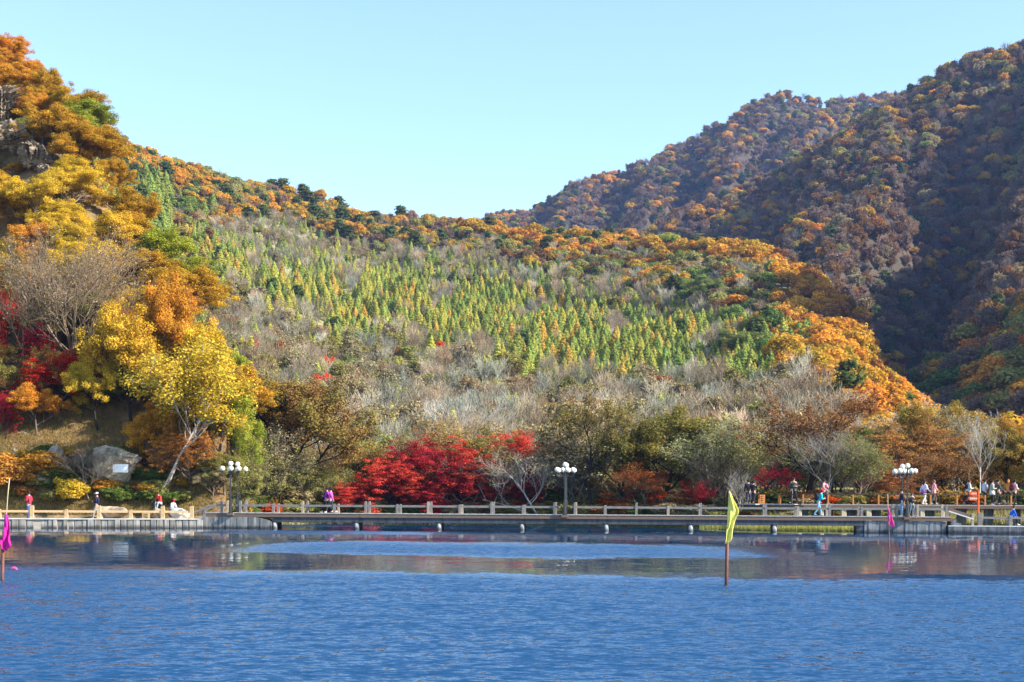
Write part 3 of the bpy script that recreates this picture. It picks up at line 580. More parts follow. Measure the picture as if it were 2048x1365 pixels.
scatter(rm_z, rm_sil, rm_far, 470, 60, 420, 1010, 7.0, rm_species, np.random.default_rng(77), pxlim=(1560, 2120), over=1.03, hs=.66)
def fm_species(px, py, r):
    q = patch(px, py, 60); w = 1.2 if q > .2 else .5
    return pick(r, [(w, 'broadleaf_tree', GOLD, 13, 'distant peak'), (w, 'broadleaf_tree', ORANGE, 13, 'distant peak'), (w*.7, 'broadleaf_tree', OLIVE, 13, 'distant peak'), (2.2, 'thin_leaved_tree', MAUVE, 13, 'distant peak'), (1.5, 'bare_tree', MAUVE, 13, 'distant peak'), (.8, 'thin_leaved_tree', BROWN, 13, 'distant peak'), (.5, 'pine_tree', DKGREEN, 13, 'distant peak')])
scatter(fm_z, fm_sil, fm_far, 1080, -60, 420, 1460, 6.0, fm_species, r2, pxlim=(930, 1830), over=1.03, hs=.68)
def vw_species(px, py, r):
    if px > 1940 and py < 640: return pick(r, [(3, 'broadleaf_tree', ORANGE, 9, 'gorge crest'), (2, 'broadleaf_tree', OLIVE, 9, 'gorge crest'), (1, 'broadleaf_tree', GOLD, 9, 'gorge crest'), (1, 'pine_tree', PINE, 9, 'gorge crest')])
    return pick(r, [(2, 'broadleaf_tree', ORANGE, 9, 'shaded gorge'), (2, 'broadleaf_tree', OLIVE, 9, 'shaded gorge'), (1.5, 'broadleaf_tree', GREEN, 9, 'shaded gorge'), (2, 'thin_leaved_tree', MAUVE, 9, 'shaded gorge'), (1, 'broadleaf_tree', RUST, 9, 'shaded gorge')])
def vw_zpx(px, Y): return vw_xy(u_of(px)*Y, Y)
scatter(vw_zpx, None, lambda px: 0*px+560, 230, 60, 260, 520, 4.8, vw_species, r2, pxlim=(1700, 2150), cond=lambda px, py, x, y: vw_xy(x, y) > 6 and vw_xy(x, y) > mid_z(np.array([px]), np.array([y]))[0])
print('hillside trees', len(entries))

def point_attr(me, name, typ, data, key):
    a = me.attributes.new(name, typ, 'POINT'); a.data.foreach_set(key, np.asarray(data, dtype=np.float32 if typ != 'INT' else np.int32).ravel())
def scatter_object(name, label, protos, ents):
    me = bpy.data.meshes.new(name); n = len(ents); me.vertices.add(n)
    me.vertices.foreach_set('co', np.array([e[2] for e in ents], dtype=np.float32).ravel())
    rr = np.random.default_rng(n)
    point_attr(me, 'turn', 'FLOAT_VECTOR', np.stack([rr.normal(0, .04, n), rr.normal(0, .04, n), rr.uniform(0, 6.28, n)], -1), 'vector')
    point_attr(me, 'size3', 'FLOAT_VECTOR', np.array([(e[3]*e[4], e[3]*e[4], e[3]) for e in ents]), 'vector')
    point_attr(me, 'pick', 'INT', [e[1] for e in ents], 'value')
    cols = [(jit(e[5][0], rr), jit(e[5][1], rr), bark_of(e, rr)) for e in ents]
    for k, nm in enumerate(('tint_a', 'tint_b', 'bark')): point_attr(me, nm, 'FLOAT_VECTOR', [c[k] for c in cols], 'vector')
    o = link(name, me); tag(o, label, None, None, 'stuff')
    g = bpy.data.node_groups.new(name, 'GeometryNodeTree')
    g.interface.new_socket('Geometry', in_out='INPUT', socket_type='NodeSocketGeometry'); g.interface.new_socket('Geometry', in_out='OUTPUT', socket_type='NodeSocketGeometry')
    N, L = g.nodes.new, g.links.new; gi, go = N('NodeGroupInput'), N('NodeGroupOutput')
    ip = N('GeometryNodeInstanceOnPoints'); jn = N('GeometryNodeJoinGeometry')
    for p in reversed(protos):
        oi = N('GeometryNodeObjectInfo'); oi.inputs[0].default_value = p; oi.transform_space = 'ORIGINAL'
        gt = N('GeometryNodeGeometryToInstance'); L(oi.outputs['Geometry'], gt.inputs[0]); L(gt.outputs[0], jn.inputs[0])
    def na(nm, t):
        x = N('GeometryNodeInputNamedAttribute'); x.data_type = t; x.inputs[0].default_value = nm; return x.outputs[0]
    L(gi.outputs[0], ip.inputs['Points']); L(jn.outputs[0], ip.inputs['Instance']); ip.inputs['Pick Instance'].default_value = True
    L(na('pick', 'INT'), ip.inputs['Instance Index']); L(na('turn', 'FLOAT_VECTOR'), ip.inputs['Rotation']); L(na('size3', 'FLOAT_VECTOR'), ip.inputs['Scale'])
    L(ip.outputs[0], go.inputs[0]); m = o.modifiers.new('trees', 'NODES'); m.node_group = g
    return o
def bark_of(e, r):
    if e[0] in ('bare_tree',): return jit(MAUVEBARK if e[5] is MAUVE else PALEBARK if r.uniform() < .4 else GREYBARK, r, .18)
    if e[0] == 'thin_leaved_tree': return jit(MAUVEBARK if e[5] is MAUVE else BROWNBARK, r, .15)
    return jit(BROWNBARK, r, .2)
def put_tint(o, a, b, bark): o['tint_a'] = list(a); o['tint_b'] = list(b); o['bark'] = list(bark)
ZONE = {'left ridge': 'on the left ridge', 'left slope': 'on the left slope', 'ridge crest': 'on the ridge crest', 'ridge wood': 'in the ridge wood', 'larch plantation': 'in the plantation',
        'grey birch belt': 'in the grey upper belt', 'lower slope': 'on the lower slope', 'orange spur': 'on the orange spur', 'right mountain': 'on the right mountain', 'distant peak': 'on the distant peak',
        'gorge crest': 'on the gorge crest', 'shaded gorge': 'in the shaded gorge'}
KNAME = {'broadleaf_tree': 'rounded tree', 'larch_tree': 'pointed larch', 'pine_tree': 'pine', 'bare_tree': 'bare tree', 'thin_leaved_tree': 'twiggy tree'}
STUFFNAME = {'broadleaf_tree': 'autumn_woods', 'larch_tree': 'larch_woods', 'pine_tree': 'pine_woods', 'bare_tree': 'leafless_woods', 'thin_leaved_tree': 'twiggy_woods'}
LIMIT = {'broadleaf_tree': 225, 'bare_tree': 230, 'larch_tree': 290, 'pine_tree': 280, 'thin_leaved_tree': 240}
rl = np.random.default_rng(5)
def seen(e):
    px, py = px_of(e[2][0], e[2][1], e[2][2]+e[3]*.6)
    return -5 < px < 2053 and py < 985 and e[6] != 'shaded gorge' and not (px < lef_cut(py)+10)
for kind in FAR:
    es = [e for e in entries if e[0] == kind]
    es.sort(key=lambda e: -e[3]/e[2][1]*(1 if seen(e) else .01))
    solo, rest = es[:LIMIT[kind]], es[LIMIT[kind]:]
    reps = {}
    for e in solo:
        o = link(kind, FAR[kind][e[1]]); reps.setdefault(e[1], o)
        o.location = e[2]; o.rotation_euler = (rl.normal(0, .04), rl.normal(0, .04), rl.uniform(0, 6.28)); o.scale = (e[3]*e[4], e[3]*e[4], e[3])
        put_tint(o, jit(e[5][0], rl), jit(e[5][1], rl), bark_of(e, rl))
        ppx, ppy = px_of(e[2][0], e[2][1], e[2][2]+e[3]*.6)
        cn = ('pale' if e[5] is GREYB else 'purplish') if kind == 'bare_tree' else CNAME[id(e[5])]
        st = f"{cn} {KNAME[kind]} {ZONE[e[6]]} {mark(ppx)}"
        tag(o, st, 'tree', f"{cn} {KNAME[kind]}s {ZONE[e[6]]} {mark(ppx)}"); PENDING.append((o, st, ppx))
    if rest:
        scatter_object(STUFFNAME[kind], 'mass of ' + {'broadleaf_tree': 'orange, golden and olive broadleaf woods', 'larch_tree': 'green and yellow larches', 'pine_tree': 'dark pines', 'bare_tree': 'leafless grey woods', 'thin_leaved_tree': 'thinly leaved brown woods'}[kind] + ' farther up the hills', [reps[i] if i in reps else reps[list(reps)[0]] for i in range(len(FAR[kind]))], rest)

# ------------------------------------------------------------------ rocks
stone = mat('weathered_granite', (.34, .28, .21), .9, (.17, .13, .10), 1.1, detail=9, bump=.12, lo=.3, hi=.7)
pale_stone = mat('pale_granite', (.50, .40, .27), .9, (.20, .155, .105), 1.6, detail=10, bump=.12, lo=.4, hi=.62)
def rock_mesh(seed, sub=4, rough=.34, cuts=16, jag=0.0):
    r = np.random.default_rng(seed); bm = bmesh.new(); bmesh.ops.create_icosphere(bm, subdivisions=sub, radius=1)
    V = np.array([v.co[:] for v in bm.verts]); F_ = [[v.index for v in f.verts] for f in bm.faces]; bm.free()
    for i in range(cuts):
        n = unit(r.normal(0, 1, 3)); d = r.uniform(.5, .88); k = V@n; V -= np.where(k > d, k-d, 0)[:, None]*n*.9
    o = r.uniform(0, 10, 3)
    f = sum(np.sin(V@r.normal(0, 2.2*1.9**j, 3)+o[j % 3])*rough*.5**j*.5 for j in range(6)); V = V*(1+f[:, None]*.5)
    if jag:                            # split, blocky faces
        for j in range(7):
            a = r.normal(0, 1, 3); a[2] *= .5; V = V*(1+jag*(np.floor(V@a*r.uniform(1.5, 4)+r.uniform(0, 1)) % 2)[:, None]*np.array([1, 1, .4]))
    V = V + r.normal(0, .006 + jag*.03, V.shape)
    return V, np.array(F_)
def rock(name, loc, size, seed, m, label, rz=0.0, parent=None, group=None, sub=4, jag=0.0):
    V, Fc = rock_mesh(seed, sub, jag=jag); o = link(name, np_mesh(name, V*np.array(size), Fc, [m], smooth=False), parent)
    o.location = loc; o.rotation_euler = (0, 0, rz)
    return tag(o, label, 'rock', group) if parent is None else o
crag_m = mat('brown_crag', (.30, .23, .16), .92, (.13, .10, .075), 1.6, (1, 1, .5), .2, detail=9, lo=.4, hi=.6)
def ground_at(px, Y, left=False):
    z = (lef_z if left else mid_z)(np.array([float(px)]), np.array([float(Y)]))[0]
    return Vector((u_of(px)*Y, Y, float(z)))
p = at(218, 934, 103.4)
boulder = rock('boulder', (p.x+.35, p.y, p.z-.1), (1.75, 1.2, 1.45), 5, pale_stone, 'big grey boulder carrying a blank white plaque', rz=.2, sub=5, jag=.045)
pl = MB().box((0, 0, 0), (1.03, .05, .56), bevel=.02)
q = at(241, 937, 101.8); plaque = link('plaque', pl.mesh('plaque', mat('white_enamel', (.95, .94, .92), .35)), None)
plaque.parent = boulder; plaque.matrix_parent_inverse = Matrix.Identity(4)
plaque.location = Matrix.Rotation(-.2, 3, 'Z') @ (q-Vector(boulder.location)); plaque.rotation_euler = (0, 0, -.08)
p = ground_at(228, 100.6, True); rock('boulder', (p.x, 99.8, .95), (1.35, .8, .72), 8, pale_stone, 'low pale tan boulder on the bank behind the quay rail', rz=-.12)
rock('boulder', (at(361, 1035, 98.6).x, 98.6, .95), (.80, .5, .46), 12, mat('white_rock', (.72, .68, .60), .85, (.52, .48, .40), 1.5, detail=8, bump=.05), 'white rounded rock beside the foot of the bridge ramp')
rock('boulder', (at(313, 1022, 100).x, 100.2, .95), (.36, .35, .42), 14, stone, 'small upright grey stone next to the slatted stool')
for i, (px, py, Y, s, sd) in enumerate([(4, 196, 149, (2.0, 1.6, 2.6), 20), (22, 262, 143, (2.6, 1.8, 2.4), 21), (72, 300, 140, (1.9, 1.5, 2.0), 22), (96, 345, 137, (1.3, 1.2, 1.7), 23), (30, 240, 146, (1.7, 1.4, 1.6), 24), (112, 390, 134, (1.0, 1.0, 1.1), 25)]):
    rock('crag', at(px, py+14, Y), (s[0]*.5, s[1]*.7, s[2]*.55), sd, crag_m, ['grey crag at the very top of the left cliff', 'broad pale crag under the cliff-top trees', 'jutting crag right of the broad pale one', 'narrow crag lowest on the left cliff edge', 'small crag between the two top crags', 'little rock poking out below the narrow crag'][i], rz=i*1.3, sub=5, jag=.16)
for i, (px, py, Y, s, lab) in enumerate([(62, 880, 108, (1.1, .8, .9), 'dark rock lying left of the big boulder'), (110, 925, 105, (1.2, .8, 1.4), 'shadowed rock under the red maple'), (38, 905, 106.5, (.8, .7, .6), 'small rock half hidden by orange bushes'), (86, 958, 103, (.6, .5, .4), 'flat rock in the bank above the man in red')]):
    rock('rock', at(px, py, Y), s, 30+i, stone, lab, rz=i*.9, sub=3)

# ------------------------------------------------------------------ trees, each with its own trunk and crown
def extent(me):
    n = len(me.vertices); a = np.empty(n*3, np.float32); me.vertices.foreach_get('co', a); a = a.reshape(-1, 3)
    x = np.percentile(a[:, 0], [2, 98]); y = np.percentile(a[:, 1], [2, 98]); return float((x[1]-x[0]+y[1]-y[0])/2), float(a[:, 2].max())
EXT = {k: extent(v[1] or v[0]) for k, v in NEAR.items()}
rn = np.random.default_rng(21)
def plant(name, kind, var, px, Y, hpx, wpx, cols, bark, label, cat='tree', left=False, rz=None, group=None, sink=.1, z=None, lean=0.0):
    tr, crn = NEAR[kind, var]; w, h = EXT[kind, var]; g = ground_at(px, Y, left)
    if z is not None: g.z = z
    o = empty(name, (g.x, g.y, g.z-sink), rn.uniform(0, 6.28) if rz is None else rz, label, cat, group)
    if lean: o.rotation_euler.y = lean
    sz, sx = hpx*Y/F/h, wpx*Y/F/w; o.scale = (sx, sx, sz)
    if group: PENDING.append((o, label, px))
    a = link('trunk', tr, o); b_ = jit(bark, rn, .06); put_tint(a, b_, b_, b_)
    if crn:
        c = link('crown', crn, o); put_tint(c, jit(cols[0], rn, .06), jit(cols[1], rn, .06), b_)
    return o
PB, DB, BB, GB = (.50, .45, .38), DARKBARK, BROWNBARK, (.30, .26, .22)
OLB = ((.36, .31, .09), (.24, .24, .07)); DKOL = ((.16, .17, .04), (.10, .12, .03)); GOLDB = ((.46, .30, .06), (.30, .20, .05))
T = plant
# lakeside, left to right
T('willow', 'willow', 0, 470, 106, 150, 130, OLB, BB, 'olive twiggy willow just behind the pair of lamps')
T('willow', 'willow', 1, 520, 114.5, 190, 150, TAN, GB, 'tan airy willow left of the big green brown tree')
T('alder_tree', 'sparse', 1, 560, 115, 140, 130, OLB, DB, 'low olive tree between the lamps and the big green brown tree')
T('oak_tree', 'leafy', 1, 612, 118.5, 292, 255, ((.22, .21, .05), (.30, .15, .06)), DB, 'big spreading green brown tree with black trunk')
T('oak_tree', 'sparse', 0, 560, 121, 250, 180, BROWN, DB, 'brown topped tree behind the big spreading green one')
T('willow', 'willow', 2, 655, 120, 110, 100, OLB, BB, 'low olive bush tree behind the two walkers in pink and purple')
T('maple_tree', 'maple', 0, 702, 119.3, 88, 96, RED, DB, 'smallest red maple, leftmost of the red group')
T('maple_tree', 'maple', 1, 775, 119.6, 132, 132, RED, DB, 'dark trunked red maple second from the left of the red group')
T('maple_tree', 'maple', 2, 845, 121, 160, 150, CRIM, DB, 'maroon tinged maple with dark gaps in the red group')
T('maple_tree', 'maple', 0, 930, 119.8, 168, 170, RED, GB, 'largest bright red maple in the middle of the red group')
T('maple_tree', 'maple', 1, 895, 119.2, 105, 150, CRIM, DB, 'low crimson maple under the largest red one')
T('maple_tree', 'maple', 2, 1030, 121.5, 175, 150, RED, BB, 'red maple behind the pale leaning trunk')
T('maple_tree', 'sparse', 1, 985, 122.5, 205, 190, GOLDB, BB, 'golden brown tree rising above the red maples')
T('maple_tree', 'maple', 1, 1068, 119.8, 130, 95, CRIM, BB, 'thin crimson maple left of the middle lamp')
T('birch_tree', 'leaning', 0, 1090, 117.5, 150, 190, OLIVE, (.48, .43, .38), 'pale bare tree leaning left in front of the red maples', rz=.1)
T('willow', 'willow', 0, 1150, 119.5, 190, 190, TAN, GB, 'grey tan willow behind the middle lamp')
T('oak_tree', 'sparse', 2, 1185, 117, 275, 170, ((.30, .22, .06), (.22, .17, .05)), DB, 'tall brown olive tree right of the middle lamp')
T('oak_tree', 'sparse', 1, 1235, 116.5, 225, 130, ((.22, .20, .05), (.16, .16, .04)), DB, 'narrow dark olive tree with slanting branches')
T('oak_tree', 'leafy', 3, 1322, 117, 230, 180, ((.42, .30, .06), (.16, .15, .04)), DB, 'golden topped tree with dark underside and black trunk')
T('beech_tree', 'sparse', 0, 1378, 150, 150, 190, PURPLE, DB, 'dark purple brown tree standing above the golden topped one')
T('beech_tree', 'leafy', 0, 1340, 158, 130, 120, PURPLE, DB, 'round dark maroon crown left of the dark purple tree')
T('maple_tree', 'sparse', 0, 1290, 114.6, 125, 120, ((.55, .14, .04), (.42, .16, .04)), BB, 'orange red tree at the water side under the golden tree')
T('willow', 'willow', 1, 1440, 115, 195, 190, ((.34, .32, .12), (.26, .25, .1)), GB, 'large grey olive willow with a domed top')
T('maple_tree', 'sparse', 1, 1398, 110, 90, 70, CRIM, DB, 'small crimson maple left of the yellow flag')
T('cherry_tree', 'bare', 0, 1452, 107.5, 150, 150, OLIVE, DB, 'bare dark tree behind the yellow flag')
T('cherry_tree', 'bare', 1, 1478, 106, 120, 70, OLIVE, PB, 'slim pale bare tree right of the yellow flag')
T('maple_tree', 'sparse', 2, 1545, 108, 98, 76, CRIM, DB, 'crimson maple behind the slatted wooden stand')
T('beech_tree', 'sparse', 1, 1610, 110, 262, 230, ((.34, .16, .05), (.22, .11, .05)), DB, 'rust topped tree with wide open crown and dark trunk')
T('cherry_tree', 'bare', 2, 1640, 106.5, 190, 150, OLIVE, GB, 'bare grey tree behind the hiker in teal')
T('willow', 'willow', 2, 1705, 107.5, 155, 130, ((.34, .33, .12), (.22, .22, .08)), BB, 'olive green willow on the bank behind the walkway')
T('maple_tree', 'maple', 0, 1838, 117, 190, 190, ((.46, .17, .05), (.40, .24, .06)), BB, 'broad rust orange tree above the right lamps')
T('maple_tree', 'leafy', 1, 1845, 125, 210, 170, ((.40, .33, .07), (.52, .24, .05)), BB, 'green and orange tree behind the broad rust orange one')
T('maple_tree', 'maple', 1, 1785, 110, 100, 110, ((.44, .13, .05), (.40, .2, .06)), BB, 'low rusty tree left of the right lamps')
T('maple_tree', 'sparse', 2, 1890, 112, 125, 130, ((.34, .15, .06), (.30, .18, .08)), DB, 'thin brown tree behind the women in white and pink')
T('birch_tree', 'column', 0, 1965, 107, 205, 80, OLIVE, (.46, .42, .37), 'slender white bare tree behind the orange sign')
T('oak_tree', 'leafy', 2, 2012, 113, 165, 110, ((.25, .22, .05), (.36, .22, .05)), DB, 'brown green tree behind the group at the right edge')
T('maple_tree', 'leafy', 3, 2058, 115, 185, 110, ((.50, .26, .05), (.44, .22, .05)), BB, 'orange tree cut by the right edge')
T('willow', 'willow', 0, 1920, 122, 200, 130, TAN, GB, 'tan willow left of the slender white tree')
# pale trees whose tops stand against the dark gorge
for i, (px, w, h) in enumerate([(1745, 110, 150), (1815, 120, 195), (1872, 130, 215), (1700, 110, 170), (2000, 90, 140), (2040, 80, 130), (1560, 110, 140)]):
    T('ash_tree', 'bare', i % 3, px, 150, h, w, GREYB, (.46, .41, .35), ['pale bare tree behind the olive willow', 'pale bare tree above the rusty tree', 'pale bare tree with its top against the dark gorge', 'pale bare tree right of the rust topped tree', 'fine grey bare tree left of the right edge group', 'bare tree at the right edge behind the orange tree', 'pale bare tree left of the rust topped tree'][i])
for i, (px, Y, w, h) in enumerate([(905, 200, 150, 150), (865, 215, 110, 120), (975, 190, 130, 140), (745, 230, 100, 110), (650, 240, 90, 100), (700, 215, 100, 110), (1030, 180, 110, 120), (800, 190, 110, 120)]):
    T('ash_tree', 'bare', i % 3, px, Y, h, w, GREYB, (.48, .43, .36), ['large white barked bare tree in the centre of the lower slope', 'bare tree left of the large white barked one', 'bare tree right of the large white barked one', 'bare tree above the second red maple', 'far left bare tree over the big green brown tree', 'bare tree right above the big green brown tree', 'bare tree over the right end of the red maples', 'bare tree over the maroon maple'][i])
T('maple_tree', 'sparse', 1, 522, 185, 105, 90, ((.52, .20, .06), (.44, .22, .09)), BB, 'soft orange tree on the slope above the big green brown tree')
T('maple_tree', 'sparse', 0, 550, 190, 80, 40, ((.52, .03, .06), (.42, .06, .07)), BB, 'pinkish crimson tree right of the soft orange one')
T('maple_tree', 'sparse', 2, 655, 185, 100, 120, ((.46, .16, .10), (.40, .22, .14)), GB, 'dull red twiggy tree on the slope above the big green brown tree')
T('maple_tree', 'maple', 2, 768, 165, 85, 80, ((.66, .12, .03), (.55, .20, .04)), BB, 'scarlet orange tree standing above the dark trunked red maple')
T('oak_tree', 'sparse', 2, 432, 300, 88, 105, ((.36, .22, .12), (.32, .22, .12)), GB, 'round brown twiggy crown beyond the right end of the rocky slope')
T('oak_tree', 'leafy', 0, 1408, 430, 70, 66, ((.20, .27, .08), (.28, .32, .09)), BB, 'fresh green round tree in the ridge wood, brighter than its neighbours')
T('oak_tree', 'leafy', 3, 1485, 330, 66, 90, ((.20, .24, .07), (.26, .28, .08)), BB, 'broad green tree at the upper edge of the larches')
# fill between and behind them
fillc = [(3, 'willow', TAN, GB, 'tan'), (3, 'willow', OLB, BB, 'olive'), (2, 'sparse', BROWN, DB, 'brown'), (2, 'bare', GREYB, GB, 'grey bare'), (1.5, 'sparse', OLB, BB, 'olive leaved'), (1, 'sparse', GOLDB, BB, 'golden brown'), (.7, 'leafy', DKOL, DB, 'dark olive')]
for Y0, Y1, step, h0, h1 in ((121, 128, 42, 120, 170), (129, 140, 46, 105, 150), (141, 162, 48, 90, 130)):
    for k, px in enumerate(np.arange(420, 2420, step)):
        px = px + rn.uniform(-16, 16); Y = rn.uniform(Y0, Y1)
        kd, cl, bk, nm = pick(rn, fillc)
        if 1720 < px < 1960 and rn.uniform() < .5: kd, cl, bk, nm = 'sparse', RUST, BB, 'rust'
        h = rn.uniform(h0, h1); zone_ = 'behind the lakeside trees'
        row = {121: 'in the front row', 129: 'in the middle row', 141: 'in the back row'}[Y0]
        T('slope_tree', kd, int(rn.integers(0, 3)), px, Y, h, h*rn.uniform(.75, 1.05), cl, bk, f'{nm} tree {row} {mark(px)}', group=f'{nm} trees {row} {mark(px)}')
# shrubs along the shore
shc = [(3, OLB, 'olive'), (2, GREEN, 'green'), (2, TAN, 'straw'), (1.5, RUST, 'rusty'), (1, SCAR, 'orange red'), (1, GOLDB, 'golden brown'), (1, DKOL, 'dark green')]
def shore_shrub(px, Y, hpx, wpx, cl, nm, where, left=False):
    mk = mark(px).replace('over', 'near'); T('shrub', 'shrub', int(rn.integers(0, 3)), px, Y, hpx, wpx, cl, BB, f'{nm} shrub {where} {mk}', 'shrub', left, group=f'{nm} shrubs {where} {mk}')
for px in np.arange(430, 2330, 17):
    for row in range(2):
        q = px+rn.uniform(-9, 9); Y = float(shore_tab(q))+ (1.0 if row == 0 else 5)+rn.uniform(0, 1.6); cl, nm = pick(rn, shc)
        if q > 1535 and Y < 103.5: Y = 103.8+rn.uniform(0, 1.5)
        hp = rn.uniform(24, 42) if row == 0 else rn.uniform(34, 60)
        if 1440 < q < 2060: hp *= .72
        wh = ''
        shore_shrub(q, Y, hp, hp*rn.uniform(1.2, 1.8), cl, nm, 'at the water' if row == 0 else 'on the bank')
# ---- the rocky slope on the left
L_ = dict(left=True)
T('elm_tree', 'windswept', 0, 128, 112, 345, 290, TAN, (.27, .20, .135), 'very large bare tree with fanned grey branches on the left slope', rz=.3, **L_)
T('elm_tree', 'bare', 1, 45, 113, 320, 110, TAN, (.26, .20, .14), 'bare tree left of the very large fanned one', **L_)
T('elm_tree', 'sparse', 1, 90, 116, 250, 240, ((.40, .26, .07), (.32, .22, .07)), (.26, .22, .18), 'brown twiggy tree behind the very large bare one', **L_)
T('maple_tree', 'maple', 0, 127, 110, 135, 150, ((.72, .03, .012), (.62, .06, .02)), DB, 'vivid red maple above the big boulder', **L_)
T('maple_tree', 'maple', 1, 0, 114, 175, 90, RED, DB, 'red maple at the left edge', **L_)
T('maple_tree', 'maple', 2, 75, 113, 125, 60, CRIM, DB, 'crimson maple between the two red ones on the left', **L_)
T('maple_tree', 'maple', 2, 12, 107, 100, 55, CRIM, DB, 'dark crimson low maple under the red one at the left edge', **L_)
T('maple_tree', 'leafy', 0, 262, 109, 265, 165, ((.76, .42, .04), (.60, .42, .05)), DB, 'large golden tree behind the boulder with the plaque', **L_)
T('maple_tree', 'leafy', 1, 195, 108.5, 150, 110, YEL, DB, 'yellow tree rising behind the boulder', **L_)
T('maple_tree', 'leafy', 2, 330, 110, 300, 110, ORANGE, BB, 'tall orange tree right of the large golden one', **L_)
T('maple_tree', 'leafy_tall', 0, 308, 101.8, 340, 215, ((.70, .42, .04), (.46, .40, .05)), (.42, .37, .31), 'tall yellow tree with forked white trunk near the ramp', rz=-.2, **L_)
T('maple_tree', 'leafy', 3, 300, 104.5, 150, 90, ((.74, .36, .03), (.60, .34, .04)), BB, 'amber tree right of the white plaque', **L_)
T('maple_tree', 'maple', 1, 385, 103, 140, 120, ((.50, .20, .04), (.42, .2, .05)), BB, 'rust orange tree above the white rock', **L_)
T('maple_tree', 'leafy', 1, 430, 104, 190, 110, LIME, BB, 'yellow green tree at the foot of the slope by the ramp', **L_)
T('maple_tree', 'leafy', 2, 405, 108, 240, 110, YEL, BB, 'yellow green topped tree at the right end of the slope', **L_)
T('hazel_tree', 'bare', 2, 178, 101.9, 120, 120, OLIVE, (.24, .20, .17), 'small grey leafless tree in front of the plaque boulder', **L_)
T('shrub', 'shrub', 0, 150, 101.6, 55, 60, YEL, BB, 'bright yellow shrub left of the pale tan boulder', 'shrub', **L_)
T('shrub', 'shrub', 1, 208, 102.4, 34, 45, ORANGE, BB, 'orange shrub under the plaque boulder', 'shrub', **L_)
T('shrub', 'shrub', 2, 20, 102.6, 80, 90, ((.55, .28, .05), (.48, .22, .04)), BB, 'orange shrub at the left edge above the quay', 'shrub', **L_)
T('shrub', 'shrub', 2, 78, 103.6, 60, 80, ORANGE, BB, 'rust orange shrub left of the black hollow', 'shrub', **L_)
def left_col(px, py, r):
    if py < 235: return pick(r, [(3, ORANGE, 'orange'), (2, RUST, 'rust'), (1, GOLD, 'golden')])
    if py < 330 and px > 90: return pick(r, [(.7, LIME, 'yellow green'), (2.5, GOLD, 'golden'), (1, OLIVE, 'olive'), (1.5, ORANGE, 'orange')])
    if py < 330: return pick(r, [(2, BROWN, 'brown'), (2, OLIVE, 'olive'), (1, GOLD, 'golden')])
    if py < 560 and px < 235 + (py-330)*.5: return pick(r, [(7, YEL, 'yellow'), (2.5, GOLD, 'golden'), (1, LIME, 'yellow green'), (1, ORANGE, 'orange')])
    if py < 560: return pick(r, [(3, ORANGE, 'orange'), (2, GOLD, 'golden'), (1.5, LIME, 'yellow green'), (3, YEL, 'yellow')])
    if px < 230 and py < 760: return pick(r, [(3, GOLDB, 'golden brown'), (2, BROWN, 'brown'), (1, ORANGE, 'orange'), (1, OLIVE, 'olive')])
    if px < 230: return pick(r, [(2, RUST, 'rust'), (2, BROWN, 'brown'), (1, ORANGE, 'orange')])
    return pick(r, [(4, YEL, 'yellow'), (2, GOLD, 'golden'), (2, LIME, 'yellow green'), (2, ORANGE, 'orange')])
gx, gy = jitter_grid(-66, -16, 104, 168, 3.1, rn)
nleft = 0
for x, Y in zip(gx, gy):
    px = HX + x/Y*F
    if px < -260 or px > 470 or Y > lef_far(px)*1.03: continue
    z = float(lef_z(np.array([px]), np.array([Y]))[0]); bx, by = px_of(x, Y, z); h = rn.uniform(3.4, 5.6)
    if by > 880: continue
    cx, cy = px_of(x, Y, z+h*.6)
    if any((cx-a)**2*3/(c*c)+(cy-b-4)**2/(d*d) < 1 for a, b, c, d in ((6, 190, 26, 44), (25, 268, 44, 42), (78, 315, 34, 48), (105, 350, 22, 30))): h *= .35
    cl, nm = left_col(cx, cy, rn)
    kd = 'leafy' if nm not in ('brown', 'golden brown', 'rust') or rn.uniform() < .4 else 'sparse'
    reg = 'at the cliff top' if cy < 240 else 'beside the crags' if cy < 340 else 'on the upper left slope' if cy < 560 else 'behind the large bare tree' if cx < 230 else 'on the lower left slope'
    T('slope_tree', kd, int(rn.integers(0, 3)), px, Y, h*F/Y, h*rn.uniform(.8, 1.1)*F/Y, cl, BB, f'{nm} tree {reg} {mark(cx)}', left=True, group=f'{nm} trees {reg} {mark(cx)}'); nleft += 1
for px, Y, h, w, cl, nm in ((440, 106, 190, 100, YEL, 'yellow'), (455, 110, 230, 100, OLIVE, 'olive'), (415, 105, 150, 90, ORANGE, 'orange'), (470, 106, 120, 90, OLB, 'dull olive'), (480, 113, 200, 110, LIME, 'yellow green'), (450, 102.5, 90, 80, OLB, 'low olive'), (425, 102, 75, 60, TAN, 'straw')):
    T('slope_tree', 'leafy', int(rn.integers(0, 4)), px, Y, h, w, cl, BB, f'{nm} tree right beside the ramp at the foot of the slope', left=px < 452)
for k in range(70):
    px = rn.uniform(-30, 420); Y = rn.uniform(101.6, 106); cl, nm = pick(rn, [(2, OLB, 'olive'), (2, RUST, 'rusty'), (1, GREEN, 'green'), (1, GOLD, 'golden'), (1, ORANGE, 'orange'), (1, TAN, 'straw')])
    hp = rn.uniform(16, 36); shore_shrub(px, Y, hp, hp*1.5, cl, nm, 'above the quay', True)
print('left trees', nleft)

